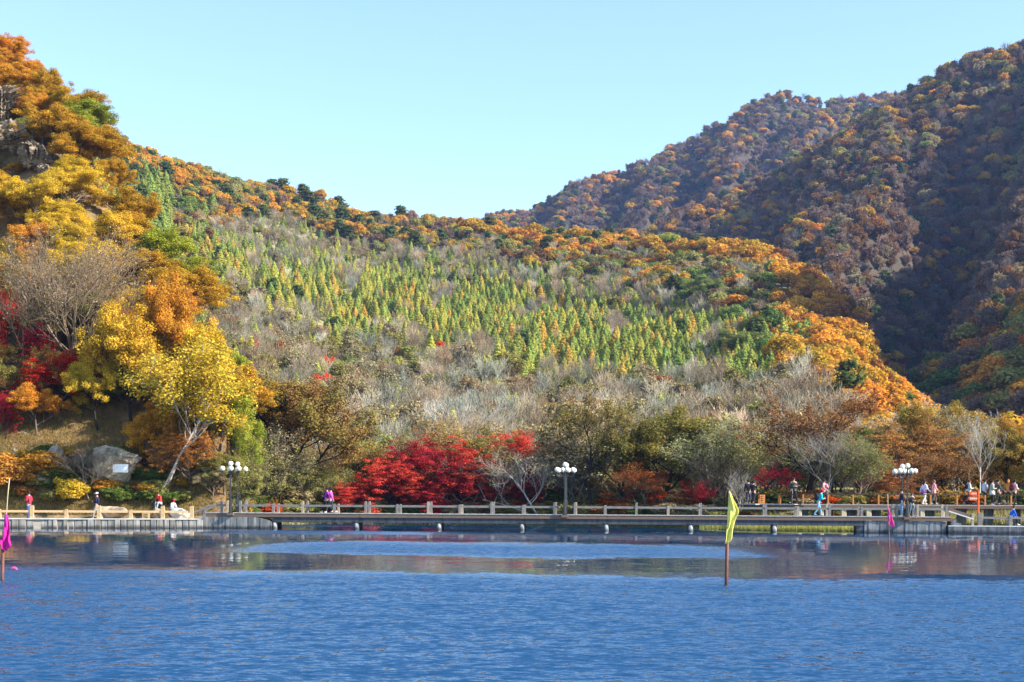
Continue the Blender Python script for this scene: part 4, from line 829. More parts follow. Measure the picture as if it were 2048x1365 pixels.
# ------------------------------------------------------------------ undergrowth, grass and reeds that nobody could count
def blades(name, label, P, H, W, cols, r, lean=.35):
    n = len(P); az = r.uniform(0, 6.28, n); d = np.stack([np.cos(az), np.sin(az), np.zeros(n)], -1)*W[:, None]
    tip = P + np.stack([r.normal(0, lean, n)*H, r.normal(0, lean, n)*H, H], -1)
    V = np.stack([P-d, P+d, tip], 1).reshape(-1, 3); me = np_mesh(name, V, np.arange(n*3).reshape(-1, 3), [LEAF], attrs={'vary': r.uniform(0, 1, n), 'tone': r.uniform(.6, 1.3, n)})
    o = link(name, me); put_tint(o, cols[0], cols[1], BROWNBARK); return tag(o, label, kind='stuff')
def on_ground(px, Y, left=False): return np.stack([u_of(px)*Y, Y, (lef_z if left else mid_z)(px, Y)], -1)
n = 60000; px = rn.uniform(430, 2350, n); Y = shore_tab(px)+rn.uniform(0, 1, n)**1.4*14
blades('dry_grass', 'dry tan and olive grass covering the lake bank', on_ground(px, Y), rn.uniform(.15, .55, n), np.full(n, .025), ((.34, .27, .11), (.20, .20, .06)), rn)
n = 45000; px = rn.uniform(-60, 430, n); Y = 100.7+rn.uniform(0, 1, n)**1.2*9
blades('bank_grass', 'low brown and olive grass on the bank behind the quay', on_ground(px, Y, True), rn.uniform(.06, .25, n), np.full(n, .022), ((.36, .22, .08), (.22, .22, .06)), rn)
n = 30000; px = rn.uniform(1400, 1722, n); Y = shore_tab(px)-3.2+rn.uniform(0, 1, n)*4.2; keep = rn.uniform(0, 1, n) < np.clip((px-1380)/130, .1, 1)
blades('reeds', 'yellowish reeds growing out of the water under the bridge', on_ground(px, Y)[keep]*np.array([1, 1, 0])+np.array([0, 0, -.05]), rn.uniform(.2, .62, keep.sum()), np.full(keep.sum(), .018), ((.52, .47, .14), (.33, .37, .10)), rn, .15)
n = 26000; px = rn.uniform(-60, 460, n); Y = 100.8+rn.uniform(0, 1, n)*12; P = on_ground(px, Y, True)+np.stack([0*px, 0*px, rn.uniform(0, .05, n)], -1)
V, Fq = leaf_quads(P, np.array([0, -.4, 1])+rn.normal(0, .5, P.shape), np.full(n, .08), rn, 1.2)
fl = link('fallen_leaves', np_mesh('fallen_leaves', V, Fq, [LEAF], attrs={'vary': rn.uniform(0, 1, n), 'tone': rn.uniform(.6, 1.3, n)})); put_tint(fl, (.48, .22, .06), (.30, .15, .05), BROWNBARK); tag(fl, 'fallen orange and brown leaves on the left bank', kind='stuff')
# ------------------------------------------------------------------ footbridge
def bridge_Y(px): return (95.2+.329)/(1+.0823*u_of(px))
AX = Vector((1, -.0823, 0)).normalized(); BK = Vector((.0823, 1, 0)).normalized()
def on_axis(px, z, back=0.0):
    """point on the bridge's front edge seen at this pixel, moved back across the deck"""
    Y = bridge_Y(px); return Vector((u_of(px)*Y, Y, z)) + BK*back
DECK, DW = 1.06, 1.6
RZ = math.atan2(AX.y, AX.x)
wood = mat('weathered_grey_wood', (.29, .255, .225), .85, (.18, .16, .145), 3, (1, 1, 6), .004)
wood_warm = mat('weathered_tan_wood', (.46, .36, .25), .85, (.34, .26, .18), 3, (1, 1, 6), .004)
sunlit_wood = mat('sunlit_orange_wood', (.62, .42, .22), .75, (.50, .32, .16), 4, (1, 1, 6), .003)  # orange tan includes the sunshine on the quay rail
edge_wood = mat('brown_edge_board', (.22, .13, .085), .8, (.15, .105, .08), 2.5, (1, 1, 8), .004)
fascia_m = mat('shade_toned_concrete', (.085, .09, .105), .85, (.045, .048, .06), 1.6, (3, 3, .4), .01, detail=7)  # bluish dark base carries the shade under the deck overhang
conc = mat('board_marked_concrete', (.36, .35, .32), .88, (.22, .21, .20), 1.4, (3, 3, .5), .008, detail=8, wet=1)
conc_shaded = mat('shaded_dark_concrete', (.20, .205, .22), .85, (.11, .115, .13), 1.2, (2, 2, .6), .008, detail=8, wet=1)  # dark base stands for shade on walls and rear piers; wet foot is separate
pier_m = mat('painted_round_pier', (.46, .46, .45), .7, (.28, .28, .27), 2, (1, 1, 1), .004, wet=1)
deck_m = mat('pale_deck_boards', (.46, .44, .41), .85, (.34, .32, .29), 6, (1, 1, 1), .003)
black_iron = mat('black_lamp_iron', (.012, .013, .016), .35, spec=.6)
globe_m = mat('cream_glass_globe', (.92, .86, .68), .18, spec=.6)
bridge = empty('footbridge', on_axis(1150, 0), 0, 'long low wooden railed footbridge on round piers across the lake', 'footbridge')
def bpart(name, mb, m, label=None, smooth=False, kind=None):
    o = mb.build(name, m, bridge, smooth); o.matrix_parent_inverse = Matrix.Translation(-Vector(bridge.location)); return tag(o, label, kind=kind)
def shared(name, me, pos, rz=0.0, parent=None, label=None, scale=None, rot=None):
    o = link(name, me, parent); o.location = Vector(pos) - (Vector(parent.location) if parent else Vector()); o.rotation_euler = rot or (0, 0, rz)
    if scale: o.scale = scale
    return tag(o, label)
# deck boards across, in runs; edge boards, fascia
x0, x1 = 412, 1903
A, B = on_axis(x0, 0), on_axis(x1, 0); Lb = (B-A).length; nb = 252; bw = Lb/nb
board = MB().box((0, 0, 0), (bw-.012, DW+.06, .045)).mesh('deck_board', deck_m)
for i in range(nb):
    shared('deck_board', board, A+AX*(i+.5)*bw+BK*DW/2+Vector((0, 0, DECK-.0225+.003*((i*7) % 3))), RZ, bridge)
def along(pxa, pxb, z, back): return on_axis(pxa, z, back), on_axis(pxb, z, back)
cuts = [412, 560, 720, 885, 1050, 1215, 1385, 1550, 1728, 1903]
for a_, b_ in zip(cuts[:-1], cuts[1:]):
    for back, nm in ((.03, 'front'), (DW-.03, 'rear')):
        p, q = along(a_, b_, DECK-.16, back); d = (q-p).normalized()
        bpart('edge_board', MB().bar(p+d*.01, q-d*.01, .07, .22), edge_wood)
for a_, b_ in zip(cuts[1:-2], cuts[2:-1]):
    for back in (.14, DW-.14):
        p, q = along(a_, b_, DECK-.435, back); d = (q-p).normalized(); bpart('girder', MB().bar(p+d*.008, q-d*.008, .16, .33), fascia_m)
p, q = along(545, 560, DECK-.435, .14); bpart('girder', MB().bar(p, q, .16, .33), fascia_m)
# piers: front and rear rows
pier_me = MB().tube([(0, 0, -1.6), (0, 0, .52)], .155, 14).mesh('pier', pier_m, True)
rear_me = MB().tube([(0, 0, -1.6), (0, 0, .52)], .155, 14).mesh('pier', conc_shaded, True)  # twin of the front pier, with the rear row's shade put into its colour
for px in (549, 713, 878, 1044, 1213, 1382, 1550):
    shared('pier', pier_me, on_axis(px, 0, .22), 0, bridge); shared('pier', rear_me, on_axis(px, 0, DW-.2), 0, bridge)
    p = on_axis(px, .5, .02); bpart('cross_beam', MB().bar(on_axis(px, .56, .02), on_axis(px, .56, DW-.02), .26, .1), fascia_m)
# abutments faced with upright boards of concrete
def abutment(pa, pb, topf, m, bw_=.27, back=.10, depth=1.4):
    P, Q = on_axis(pa, 0, back), on_axis(pb, 0, back); L = (Q-P).length; n = int(L/bw_)
    core = MB(); 
    for i in range(n):
        f0, f1 = i/n, (i+1)/n; h0, h1 = topf(f0), topf(f1); a, b = P+AX*L*f0, P+AX*L*(f1)-AX*.012; off = -BK*.012*((i*5) % 3)
        vs = [a+off, b+off, b+BK*.12, a+BK*.12]; vs = [Vector((v.x, v.y, -1.2)) for v in vs]+[Vector((vs[0].x, vs[0].y, h0)), Vector((vs[1].x, vs[1].y, h1)), Vector((vs[2].x, vs[2].y, h1)), Vector((vs[3].x, vs[3].y, h0))]
        bpart('wall_panel', MB().add(vs, [(0, 1, 5, 4), (1, 2, 6, 5), (2, 3, 7, 6), (3, 0, 4, 7), (4, 5, 6, 7), (3, 2, 1, 0)]), m)
        a2, b2 = P+AX*L*f0, P+AX*L*f1; vs = [a2+BK*.12, b2+BK*.12, b2+BK*depth, a2+BK*depth]
        core.add([Vector((v.x, v.y, -1.2)) for v in vs]+[Vector((vs[0].x, vs[0].y, h0-.01)), Vector((vs[1].x, vs[1].y, h1-.01)), Vector((vs[2].x, vs[2].y, h1-.01)), Vector((vs[3].x, vs[3].y, h0-.01))], [(0, 1, 5, 4), (1, 2, 6, 5), (2, 3, 7, 6), (3, 0, 4, 7), (4, 5, 6, 7)])
    bpart('abutment', core, m)
abutment(399, 544, lambda f: min(.55+f*3.2, DECK-.28) if f < .2 else (DECK-.28 if f < .72 else DECK-.28-.30*((f-.72)/.28)**2), conc, .24, -.02)
abutment(1729, 1893, lambda f: DECK-.29, mat('grey_board_marked_concrete', (.33, .33, .33), .88, (.20, .20, .21), 1.4, (3, 3, .5), .008, detail=8, wet=1), .24, .08)  # greyer copy of the left concrete; weaker sun put into its colour
bpart('abutment', MB().box(on_axis(1721, -.1, .8), (.42, 1.35, 1.75), M=Matrix.Rotation(RZ, 3, 'Z')), conc_shaded)
# posts and rails
def post_mesh(h, w, m, nm='post'):
    return MB().box((0, 0, h/2-.03), (w, w, h-.06)).box((0, 0, h-.025), (w*.86, w*.86, .05), bevel=.02).mesh(nm, m)
PM = {('t', 0): post_mesh(.78, .15, wood), ('s', 0): post_mesh(.6, .15, wood), ('t', 1): post_mesh(.78, .15, wood_warm), ('s', 1): post_mesh(.6, .15, wood_warm)}
front = [(443, 't'), (480, 't'), (546, 's'), (605, 't'), (668, 's'), (731, 't'), (794, 's'), (856, 't'), (919, 's'), (983, 't'), (1046, 's'), (1109, 't'), (1150, 't'), (1210, 's'), (1273, 't'), (1337, 's'), (1402, 't'), (1467, 's'), (1532, 't'), (1596, 's'), (1660, 't'), (1724, 's'), (1794, 't'), (1836, 't'), (1894, 't')]
gaps = {(443, 480), (1109, 1150), (1794, 1836)}
for row, back in ((0, .1), (1, DW-.1)):
    for i, (px, k) in enumerate(front):
        pos = on_axis(px, DECK, back); shared('post', PM[k, (i*3+row) % 4 == 1], pos, RZ, bridge)
        if i+1 < len(front):
            nx = front[i+1][0]
            if (px, nx) in gaps:
                for a_, sgn in ((px, 1), (nx, -1)):
                    p = on_axis(a_, DECK+.47, back); bpart('rail', MB().bar(p+AX*.075*sgn, p+AX*.3*sgn, .09, .13), wood)
                continue
            p, q = on_axis(px, DECK+.47, back), on_axis(nx, DECK+.47, back); bpart('rail', MB().bar(p+AX*.078, q-AX*.078, .09, .13), wood)
# ramp down to the quay on the left
QZ = .6
for back in (.1, DW-.1):
    e0 = on_axis(443, DECK+.5, back)
    q0 = on_axis(386, QZ+.42, back); k0 = on_axis(418, DECK+.44, back)
    bpart('rail', MB().bar(e0-AX*.078, k0, .09, .12), wood); bpart('rail', MB().bar(k0-AX*.02, q0, .09, .12), wood)
    if back > 1: shared('post', PM['s', 0], on_axis(397, QZ+.1, back), RZ, bridge)
P0, P1 = on_axis(393, 0), on_axis(412, 0)
vs = []
for i, (f, z) in enumerate([(0, QZ+.12), (.33, QZ+.24), (.66, QZ+.36)]):
    a = P0.lerp(P1, f); b = P0.lerp(P1, f+.34); bpart('step', MB().box((a+b)/2+BK*DW/2+Vector((0, 0, z/2)), ((b-a).length-.005, DW, z), M=Matrix.Rotation(RZ, 3, 'Z')), conc)
# right end: sloping rail down to the low landing
LZ = .52
p, q = on_axis(1898, DECK+.5, .1), on_axis(1948, LZ+.55, .1)
bpart('rail', MB().bar(p, q, .08, .16), edge_wood, 'dark sloping handrail going down to the low landing'); bpart('rail', MB().bar(p+Vector((0, 0, -.14))-BK*.03, q+Vector((0, 0, -.14))-BK*.03, .10, .07), mat('whitewashed_wood', (.72, .70, .66), .7), 'white lower bar of the sloping handrail')
for i, z in enumerate((DECK-.2, DECK-.38)):
    c = on_axis(1908+i*10, z/2-.3, .75); bpart('step', MB().box(c, (.33, 1.35, z+.6), M=Matrix.Rotation(RZ, 3, 'Z')), conc_shaded)

# ------------------------------------------------------------------ low landing on the right
land = empty('landing', on_axis(1980, 0), 0, 'low concrete landing with shade-darkened wall and rail at the right edge', 'landing')
def lpart(name, mb, m, par, label=None): 
    o = mb.build(name, m, par); o.matrix_parent_inverse = Matrix.Translation(-Vector(par.location)); return tag(o, label)
A2, B2 = on_axis(1897, 0, .04), on_axis(2160, 0, .04); L2 = (B2-A2).length
M3 = Matrix.Rotation(RZ, 3, 'Z')
n2 = 24
for i in range(n2):
    c = A2+AX*L2*(i+.5)/n2; lpart('wall_panel', MB().box((c.x, c.y, -.37), (L2/n2-.01, .12+.01*(i % 2), 1.66), M=M3), conc_shaded, land)  # panel colour darkened for the shaded front; the slab keeps the lighter concrete
c = (A2+B2)/2+BK*1.3; lpart('slab', MB().box((c.x, c.y, -.38), (L2, 2.45, 1.70), M=M3), conc, land)
lpart('coping', MB().box(((A2+B2)/2+BK*.08+Vector((0, 0, LZ-.02))), (L2, .3, .06), M=M3), mat('pale_coping', (.62, .60, .56), .8), land)
for px, h, w, m in ((1946, .78, .14, wood_warm), (1961, .80, .26, wood), (2022, .66, .2, wood), (2086, .8, .2, wood)):
    c = on_axis(px, LZ+h/2, .1); lpart('post', MB().box(c, (w, .14, h), M=M3, bevel=.01), m, land)
for a_, b_ in ((1965.5, 2018.5), (2025.5, 2082)):
    lpart('rail', MB().bar(on_axis(a_, LZ+.5, .1), on_axis(b_, LZ+.5, .1), .09, .13), wood, land)

# ------------------------------------------------------------------ quay on the left
def quay_Y(px): return np.interp(px, [-400, 400], [91.8, 96.6])
def on_quay(px, z, back=0.0): Y = float(quay_Y(px)); return Vector((u_of(px)*Y, Y+back, z))
quay = empty('quay', on_quay(200, 0), 0, 'pale quay faced with upright boards and a tan rail', 'quay')
px = -380.0; k = 0; rq = np.random.default_rng(3)
while px < 397:
    wpx = rq.uniform(9.5, 15.5); a, b = on_quay(px, 0), on_quay(px+wpx, 0); d = b-a; ang = math.atan2(d.y, d.x)
    o = MB().box((0, 0, 0), (d.length-.05, .12, QZ+1.3), bevel=.04).mesh('plank', mat('quay_plank_%d' % (k % 5), *[((.38, .35, .30), .88, (.25, .23, .20)), ((.46, .43, .38), .88, (.30, .28, .25)), ((.28, .26, .23), .88, (.19, .18, .16)), ((.42, .38, .32), .88, (.27, .24, .21)), ((.33, .31, .29), .88, (.22, .21, .19))][k % 5], 2.0, (2, 2, .5), .006, wet=1) if k < 5 else bpy.data.materials['quay_plank_%d' % (k % 5)])
    shared('plank', o, (a+b)/2+Vector((0, rq.uniform(-.06, .06), QZ/2-.65-.01)), ang, quay); px += wpx; k += 1
vs = [on_quay(-380, QZ, .05), on_quay(397, QZ, .05), Vector((on_quay(397, 0).x, 101.5, QZ)), Vector((on_quay(-380, 0).x, 101.5, QZ))]
lpart('pavement', MB().add([Vector((v.x, v.y, -1)) for v in vs]+vs, [(4, 5, 6, 7), (0, 1, 5, 4), (1, 2, 6, 5), (3, 0, 4, 7)]), mat('quay_paving', (.42, .37, .30), .9, (.28, .22, .15), 1.5, detail=6), quay)
lpart('kerb', MB().bar(on_quay(-380, QZ+.03, .05), on_quay(397, QZ+.03, .05), .24, .07), mat('quay_kerb', (.60, .56, .50), .85, (.45, .42, .37), 2), quay)
qp = [(-328, 't'), (-262, 's'), (-196, 't'), (-131, 's'), (-66, 't'), (0-2, 's'), (63, 't'), (132, 's'), (197.5, 't'), (261, 's'), (325, 't'), (383, 't')]
QM = {'t': post_mesh(.82, .23, sunlit_wood), 's': post_mesh(.56, .21, sunlit_wood)}
for i, (px, k) in enumerate(qp):
    shared('post', QM[k], on_quay(px, QZ+.06, .1), .06, quay)
    if i+1 < len(qp):
        a, b = on_quay(px, QZ+.5, .1), on_quay(qp[i+1][0], QZ+.5, .1); d = (b-a).normalized(); lpart('rail', MB().bar(a+d*.12, b-d*.12, .1, .14), sunlit_wood, quay)

# ------------------------------------------------------------------ raised walkway behind the bridge on the right
WZ = 1.80
def walk_pt(px, z, back=0.0):
    Y = float(np.interp(px, [1490, 1540, 1600, 2200], [104.5, 101.3, 99.6, 97.2])); return Vector((u_of(px)*Y, Y+back, z))
orange_wood = mat('orange_varnished_wood', (.52, .21, .05), .6, (.40, .15, .04), 3, (1, 1, 5), .002)
dark_rail = mat('dark_brown_rail', (.09, .04, .025), .5)
walk = empty('raised_walkway', walk_pt(1800, 0), 0, 'raised boardwalk with thin brown rail behind the bridge', 'walkway')
segp = [1488, 1515, 1540, 1572, 1606, 1656, 1706, 1757, 1806, 1860, 1914, 1970, 2022, 2075, 2130, 2180]
for a_, b_ in zip(segp[:-1], segp[1:]):
    a, b = walk_pt(a_, WZ-.04, .9), walk_pt(b_, WZ-.04, .9); d = (b-a).normalized()
    lpart('deck_panel', MB().bar(a+d*.006, b-d*.006, 1.9, .08), deck_m, walk)
    a, b = walk_pt(a_, WZ-.15, -.06), walk_pt(b_, WZ-.15, -.06); lpart('edge_board', MB().bar(a+d*.006, b-d*.006, .07, .2), edge_wood, walk)
for a_ in (1558, 1606, 1656, 1706, 1757, 1808, 1861, 1914, 1970, 2022, 2075):
    c = walk_pt(a_, WZ+.32, -.0); lpart('post', MB().box(c, (.10, .10, .64), bevel=.01), orange_wood, walk)
lpart('rail', MB().bar(walk_pt(1556, WZ+.66), walk_pt(1606, WZ+.66), .07, .055), dark_rail, walk)
for a_, b_ in ((1606, 1706), (1706, 1808), (1808, 1914), (1914, 2022), (2022, 2130)):
    lpart('rail', MB().bar(walk_pt(a_+.3, WZ+.66), walk_pt(b_, WZ+.66), .07, .055), dark_rail, walk)
for px, w in ((1644, .24), (1688, .34), (1738, .34), (1786, .2), (1600, .24), (1845, .3), (1890, .3)):
    c = walk_pt(px, (WZ-.2)/2-.1, .12); lpart('support', MB().box(c, (w, .3, WZ-.05), bevel=.03), mat('tan_support', (.62, .50, .33), .85, (.50, .40, .26), 3) if px == 1644 else bpy.data.materials['tan_support'], walk)
for px in (1615, 1665, 1712, 1762, 1820, 1870, 1935, 1990, 2045, 2100):
    c = walk_pt(px, (WZ-.2)/2-.1, 1.3); lpart('support', MB().box(c, (.6, .2, WZ-.05)), conc_shaded, walk)
# slatted stands
def stand(px, Y, z, wpx, hpx, n, m, label, rz=0.0):
    w, h = wpx*Y/F, hpx*Y/F; o = empty('slatted_stand', (u_of(px)*Y, Y, z), rz, label, 'stand')
    for sx in (-1, 1):
        for sy in (-1, 1): MB().box((sx*(w/2-.03), sy*w*.35, h/2), (.06, .06, h)).build('leg', m, o)
    for i in range(n):
        zz = h*(.12+.8*i/(n-1))
        for sy in (-1, 1): MB().box((0, sy*(w*.35+.035), zz), (w, .02, h*.09)).build('slat', m, o)
    MB().box((0, 0, h+.015), (w+.04, w*.85, .03)).build('top', m, o)
stand(1523, 102.5, WZ-.03, 11, 18, 5, orange_wood, 'orange slatted wooden litter stand beside the raised walkway', .2)
stand(1559, 100.9, WZ-.0, 5, 20, 3, orange_wood, 'narrow orange slatted stand at the first walkway post', .1)
stand(292, 97.6, QZ, 13, 11, 4, sunlit_wood, 'low tan slatted stool behind the quay rail')

# ------------------------------------------------------------------ lamps
def lamp(label, pos, h=3.36, rz=0.0):
    o = empty('globe_lamp', pos, rz, label, 'street lamp', 'five globe lamps on the bridge')
    MB().tube([(0, 0, 0), (0, 0, .04), (0, 0, .05), (0, 0, .9), (0, 0, .96)], [.16, .16, .115, .10, .06], 12).build('base', black_iron, o)
    MB().tube([(0, 0, .96), (0, 0, h-.5), (0, 0, h-.36)], [.06, .045, .05], 10).build('pole', black_iron, o)
    gl = MB().ball((0, 0, 0), .162, 16, 10).mesh('globe', globe_m, True); cup = MB().tube([(0, 0, -.27), (0, 0, -.2), (0, 0, -.14)], [.03, .06, .085], 10).mesh('holder', black_iron, True)
    for k in range(5):
        if k < 4:
            t = k*math.pi/2+.12; e = Vector((math.cos(t)*.52, math.sin(t)*.52, h-.49))
            pts = [Vector((math.cos(t)*r_, math.sin(t)*r_, z)) for r_, z in ((.04, h-.62), (.2, h-.9), (.38, h-.93), (.5, h-.84), (.52, h-.74))]
            arm = MB().tube(pts, .02, 6).build('arm', black_iron, o)
        else: e = Vector((0, 0, h-.17+.0))
        g = link('globe', gl, o); g.location = e
        c = link('holder', cup, g)
LM = [(462, -.12, 'black lamp with five white globes, left one of the pair at the ramp'), (461, DW+.10, 'black lamp with five white globes, right one of the pair at the ramp'),
      (1130, -.12, 'black globe lamp in the middle of the bridge, in front of the railing gap'), (1130, DW+.10, 'black globe lamp hidden behind the front one in mid bridge'),
      (1814, -.12, 'black lamp with cream globes beside the man in navy, nearer one'), (1814, DW+.10, 'black lamp with cream globes right behind the one beside the man in navy')]
for px, back, lab in LM:
    lamp(lab, on_axis(px, DECK-.02, back), 3.36, .1); p = on_axis(px, DECK-.10, back); bpart('lamp_bracket', MB().box(p, (.42, .3, .15), M=M3), edge_wood)

# ------------------------------------------------------------------ orange sign
sp = on_axis(1966.5, LZ, 1.3); sg = empty('signpost', (sp.x, sp.y, LZ), 0, 'orange red signpost with two boards of white writing', 'sign')
sign_m = mat('orange_red_paint', (.72, .115, .02), .5); white_p = mat('white_paint', (.85, .84, .82), .6)
hs = (1030-963)*sp.y/F+.12
MB().box((0, 0, hs/2), (.11, .11, hs), bevel=.015).build('post', sign_m, sg)
def cjk(b, x, z, s, seed):             # small brush-like strokes, read as characters at this size
    r = random.Random(seed)
    for k in range(3): b.box((x, -.036, z+s*(.34-.34*k)), (s*r.uniform(.55, .9), .006, s*.13))
    for k in range(2): b.box((x+s*(k-.5)*r.uniform(.3, .6), -.038, z), (s*.13, .006, s*r.uniform(.6, .95)))
for zc, w, h, n_, s in ((hs-.22, .50, .23, 3, .10), (hs-.53, .55, .24, 4, .11)):
    x = -.055-w/2; bo = MB().box((x, 0, zc), (w-.06, .06, h), bevel=.01); hh = h/2
    bo.add([(x-w/2+.03, -.03, zc-hh), (x-w/2+.03, -.03, zc+hh), (x-w/2-.05, -.03, zc), (x-w/2+.03, .03, zc-hh), (x-w/2+.03, .03, zc+hh), (x-w/2-.05, .03, zc)], [(0, 1, 2), (5, 4, 3), (1, 4, 5, 2), (0, 2, 5, 3)])
    b = bo.build('sign_board', sign_m, sg); t = MB()
    for k in range(n_): cjk(t, x+(k-(n_-1)/2)*s*1.12+.02, zc, s, k+int(zc*10))
    lt = t.build('lettering', white_p, b); lt.location = (0, .004, 0)

# ------------------------------------------------------------------ flags standing in the lake
pole_m = mat('rusty_pole', (.20, .07, .045), .6, (.10, .04, .03), 6); cane = mat('bamboo_cane', (.50, .38, .22), .7)
def cloth_mat(name, col):
    m, nt, N, L = new_mat(name); o = N('ShaderNodeOutputMaterial'); d = N('ShaderNodeBsdfDiffuse'); t = N('ShaderNodeBsdfTranslucent'); s = N('ShaderNodeMixShader'); s.inputs[0].default_value = .4
    d.inputs[0].default_value = (*col, 1); t.inputs[0].default_value = (*col, 1); L(d.outputs[0], s.inputs[1]); L(t.outputs[0], s.inputs[2]); L(s.outputs[0], o.inputs[0]); return m
def flag(label, base_px, Y, pole, cane_pts, rows, m, rad=.045):
    """rows: (py, left px, right px, fold amplitude) outline of the hanging cloth from top to bottom"""
    b = at(base_px[0], base_px[1], Y); o = empty('flag', (b.x, b.y, 0), 0, label, 'flag')
    def loc(px, py): v = at(px, py, Y); return Vector((v.x-b.x, 0, v.z))
    pts = [loc(*q) for q in pole]; pts[0].z = -.7
    MB().tube(pts, [rad, rad*.95][:len(pts)] if len(pts) == 2 else rad, 8).build('pole', pole_m, o, True)
    if cane_pts: MB().tube([loc(*q) for q in cane_pts], rad*.3 if rad > .03 else rad*.6, 5).build('cane', cane, o, True)
    nu, V, Fc = 9, [], []
    pys = np.array([r_[0] for r_ in rows], float); fine = np.linspace(pys[0], pys[-1], 26)
    Lx, Rx, Am = (np.interp(fine, pys, [r_[k] for r_ in rows]) for k in (1, 2, 3))
    for j, py in enumerate(fine):
        for i in range(nu):
            f = i/(nu-1); v = loc(Lx[j]+(Rx[j]-Lx[j])*f, py); v.y = -rad*1.2 + Am[j]*math.sin(f*7.5+j*.22)+Am[j]*.6*math.sin(f*13-j*.35); V.append(v)
    for j in range(25):
        for i in range(nu-1): a = j*nu+i; Fc.append((a, a+1, a+nu+1, a+nu))
    me = bpy.data.meshes.new('cloth'); me.from_pydata([tuple(v) for v in V], [], Fc); me.materials.append(m); me.polygons.foreach_set('use_smooth', [True]*len(Fc))
    c = link('cloth', me, o); sd = c.modifiers.new('thick', 'SOLIDIFY'); sd.thickness = .006
    return o
flag('tall lime yellow flag on a rusty pole out in the lake', (1451.5, 1170), 36.2, [(1451.5, 1172), (1455, 1060)], [(1455, 1062), (1458.5, 982)],
     [(984, 1458, 1459.5, .0), (992, 1457, 1463, .02), (1005, 1456, 1470, .04), (1020, 1456, 1477, .06), (1027, 1455, 1477, .06), (1036, 1455, 1472, .05), (1050, 1454, 1467, .04), (1062, 1452, 1464, .03), (1078, 1451, 1463, .03), (1084, 1450, 1459, .02), (1088, 1450, 1453, .01)], cloth_mat('lime_cloth', (.95, .90, .26)))
flag('magenta flag wrapped on a rusty pole at the left edge', (3.5, 1166), 36.4, [(3.5, 1168), (6, 1095)], [(6, 1100), (13, 1026), (15.5, 990), (19, 957)],
     [(1027, 12, 13.5, .0), (1036, 10, 18, .03), (1050, 9, 21, .04), (1070, 8, 22, .05), (1078, 4, 22, .06), (1083, 3, 23, .06), (1092, 6, 25, .05), (1098, 6, 18, .04), (1101, 12, 16, .02)], cloth_mat('magenta_cloth', (.88, .05, .45)))
flag('small pink flag on a thin crooked cane near the right abutment', (1780, 1101), 61.0, [(1780, 1102), (1778, 1062)], [(1778, 1064), (1776, 1020), (1775.5, 988)],
     [(1017, 1775, 1776, .0), (1022, 1775, 1780, .02), (1032, 1775.5, 1783, .03), (1043, 1776, 1786, .04), (1051, 1777, 1788, .04), (1054, 1783, 1788, .02)], cloth_mat('pink_cloth', (.88, .12, .42)), .022)
rb = at(29, 1119, 42); rbn = MB()
V = [(rb.x-.09+.045*i, rb.y, .03+.02*math.sin(i*1.1)-(.04 if i > 3 else 0)) for i in range(6)]
rbn.add([(x, y-.03, z) for x, y, z in V]+[(x, y+.03, z+.03) for x, y, z in V]+[(x, y-.03, z-.02) for x, y, z in V], [(i, i+1, i+7, i+6) for i in range(5)]+[(i+12, i+13, i+1, i) for i in range(5)])
tag(rbn.build('ribbon', bpy.data.materials['pink_cloth']), 'scrap of pink ribbon floating right of the magenta flag', 'ribbon')
# ------------------------------------------------------------------ people
CM = {}
def cloth(col, rough=.85):
    k = tuple(col)
    if k not in CM: CM[k] = mat('clothing_%d' % len(CM), col, rough, tuple(c*.8 for c in col), 9, (1, 1, 1), .003)
    return CM[k]
skin_m = mat('skin', (.62, .38, .27), .55, (.56, .32, .23), 6); eye_m = mat('eyes', (.02, .015, .01), .3); lip_m = mat('lips', (.45, .14, .12), .5)
def skin_mesh(name, chains, m, sub=1, extra=None):
    """chains: lists of (point, radius); chains starting at an existing point join there. baked Skin surface"""
    me = bpy.data.meshes.new('t'); V, E, Rr = [], [], []
    def idx(p):
        for i, q in enumerate(V):
            if (q-p).length < 1e-4: return i
        return None
    for ch in chains:
        prev = None
        for p, r_ in ch:
            p = Vector(p); i = idx(p)
            if i is None: V.append(p); Rr.append(r_); i = len(V)-1
            if prev is not None: E.append((prev, i))
            prev = i
    me.from_pydata([tuple(v) for v in V], E, []); o = bpy.data.objects.new('t', me); C.objects.link(o)
    md = o.modifiers.new('s', 'SKIN'); md.use_smooth_shade = True
    for i, r_ in enumerate(Rr):
        sv = me.skin_vertices[0].data[i]; sv.radius = (r_, r_) if not hasattr(r_, '__len__') else r_; sv.use_root = (i == 0)
    if sub: sb = o.modifiers.new('b', 'SUBSURF'); sb.levels = sub; sb.render_levels = sub
    dg = bpy.context.evaluated_depsgraph_get(); res = bpy.data.meshes.new_from_object(o.evaluated_get(dg)); bpy.data.objects.remove(o); bpy.data.meshes.remove(me)
    res.name = name; res.materials.clear(); res.materials.append(m)
    if extra: 
        bm = bmesh.new(); bm.from_mesh(res); b = extra; n0 = len(bm.verts); vs = [bm.verts.new(v) for v in b.v]
        for f, mi in zip(b.f, b.m):
            try: fc = bm.faces.new([vs[i] for i in f]); fc.material_index = mi; fc.smooth = True
            except ValueError: pass
        bm.to_mesh(res); bm.free(); res.materials.append(eye_m); res.materials.append(lip_m)
    return res
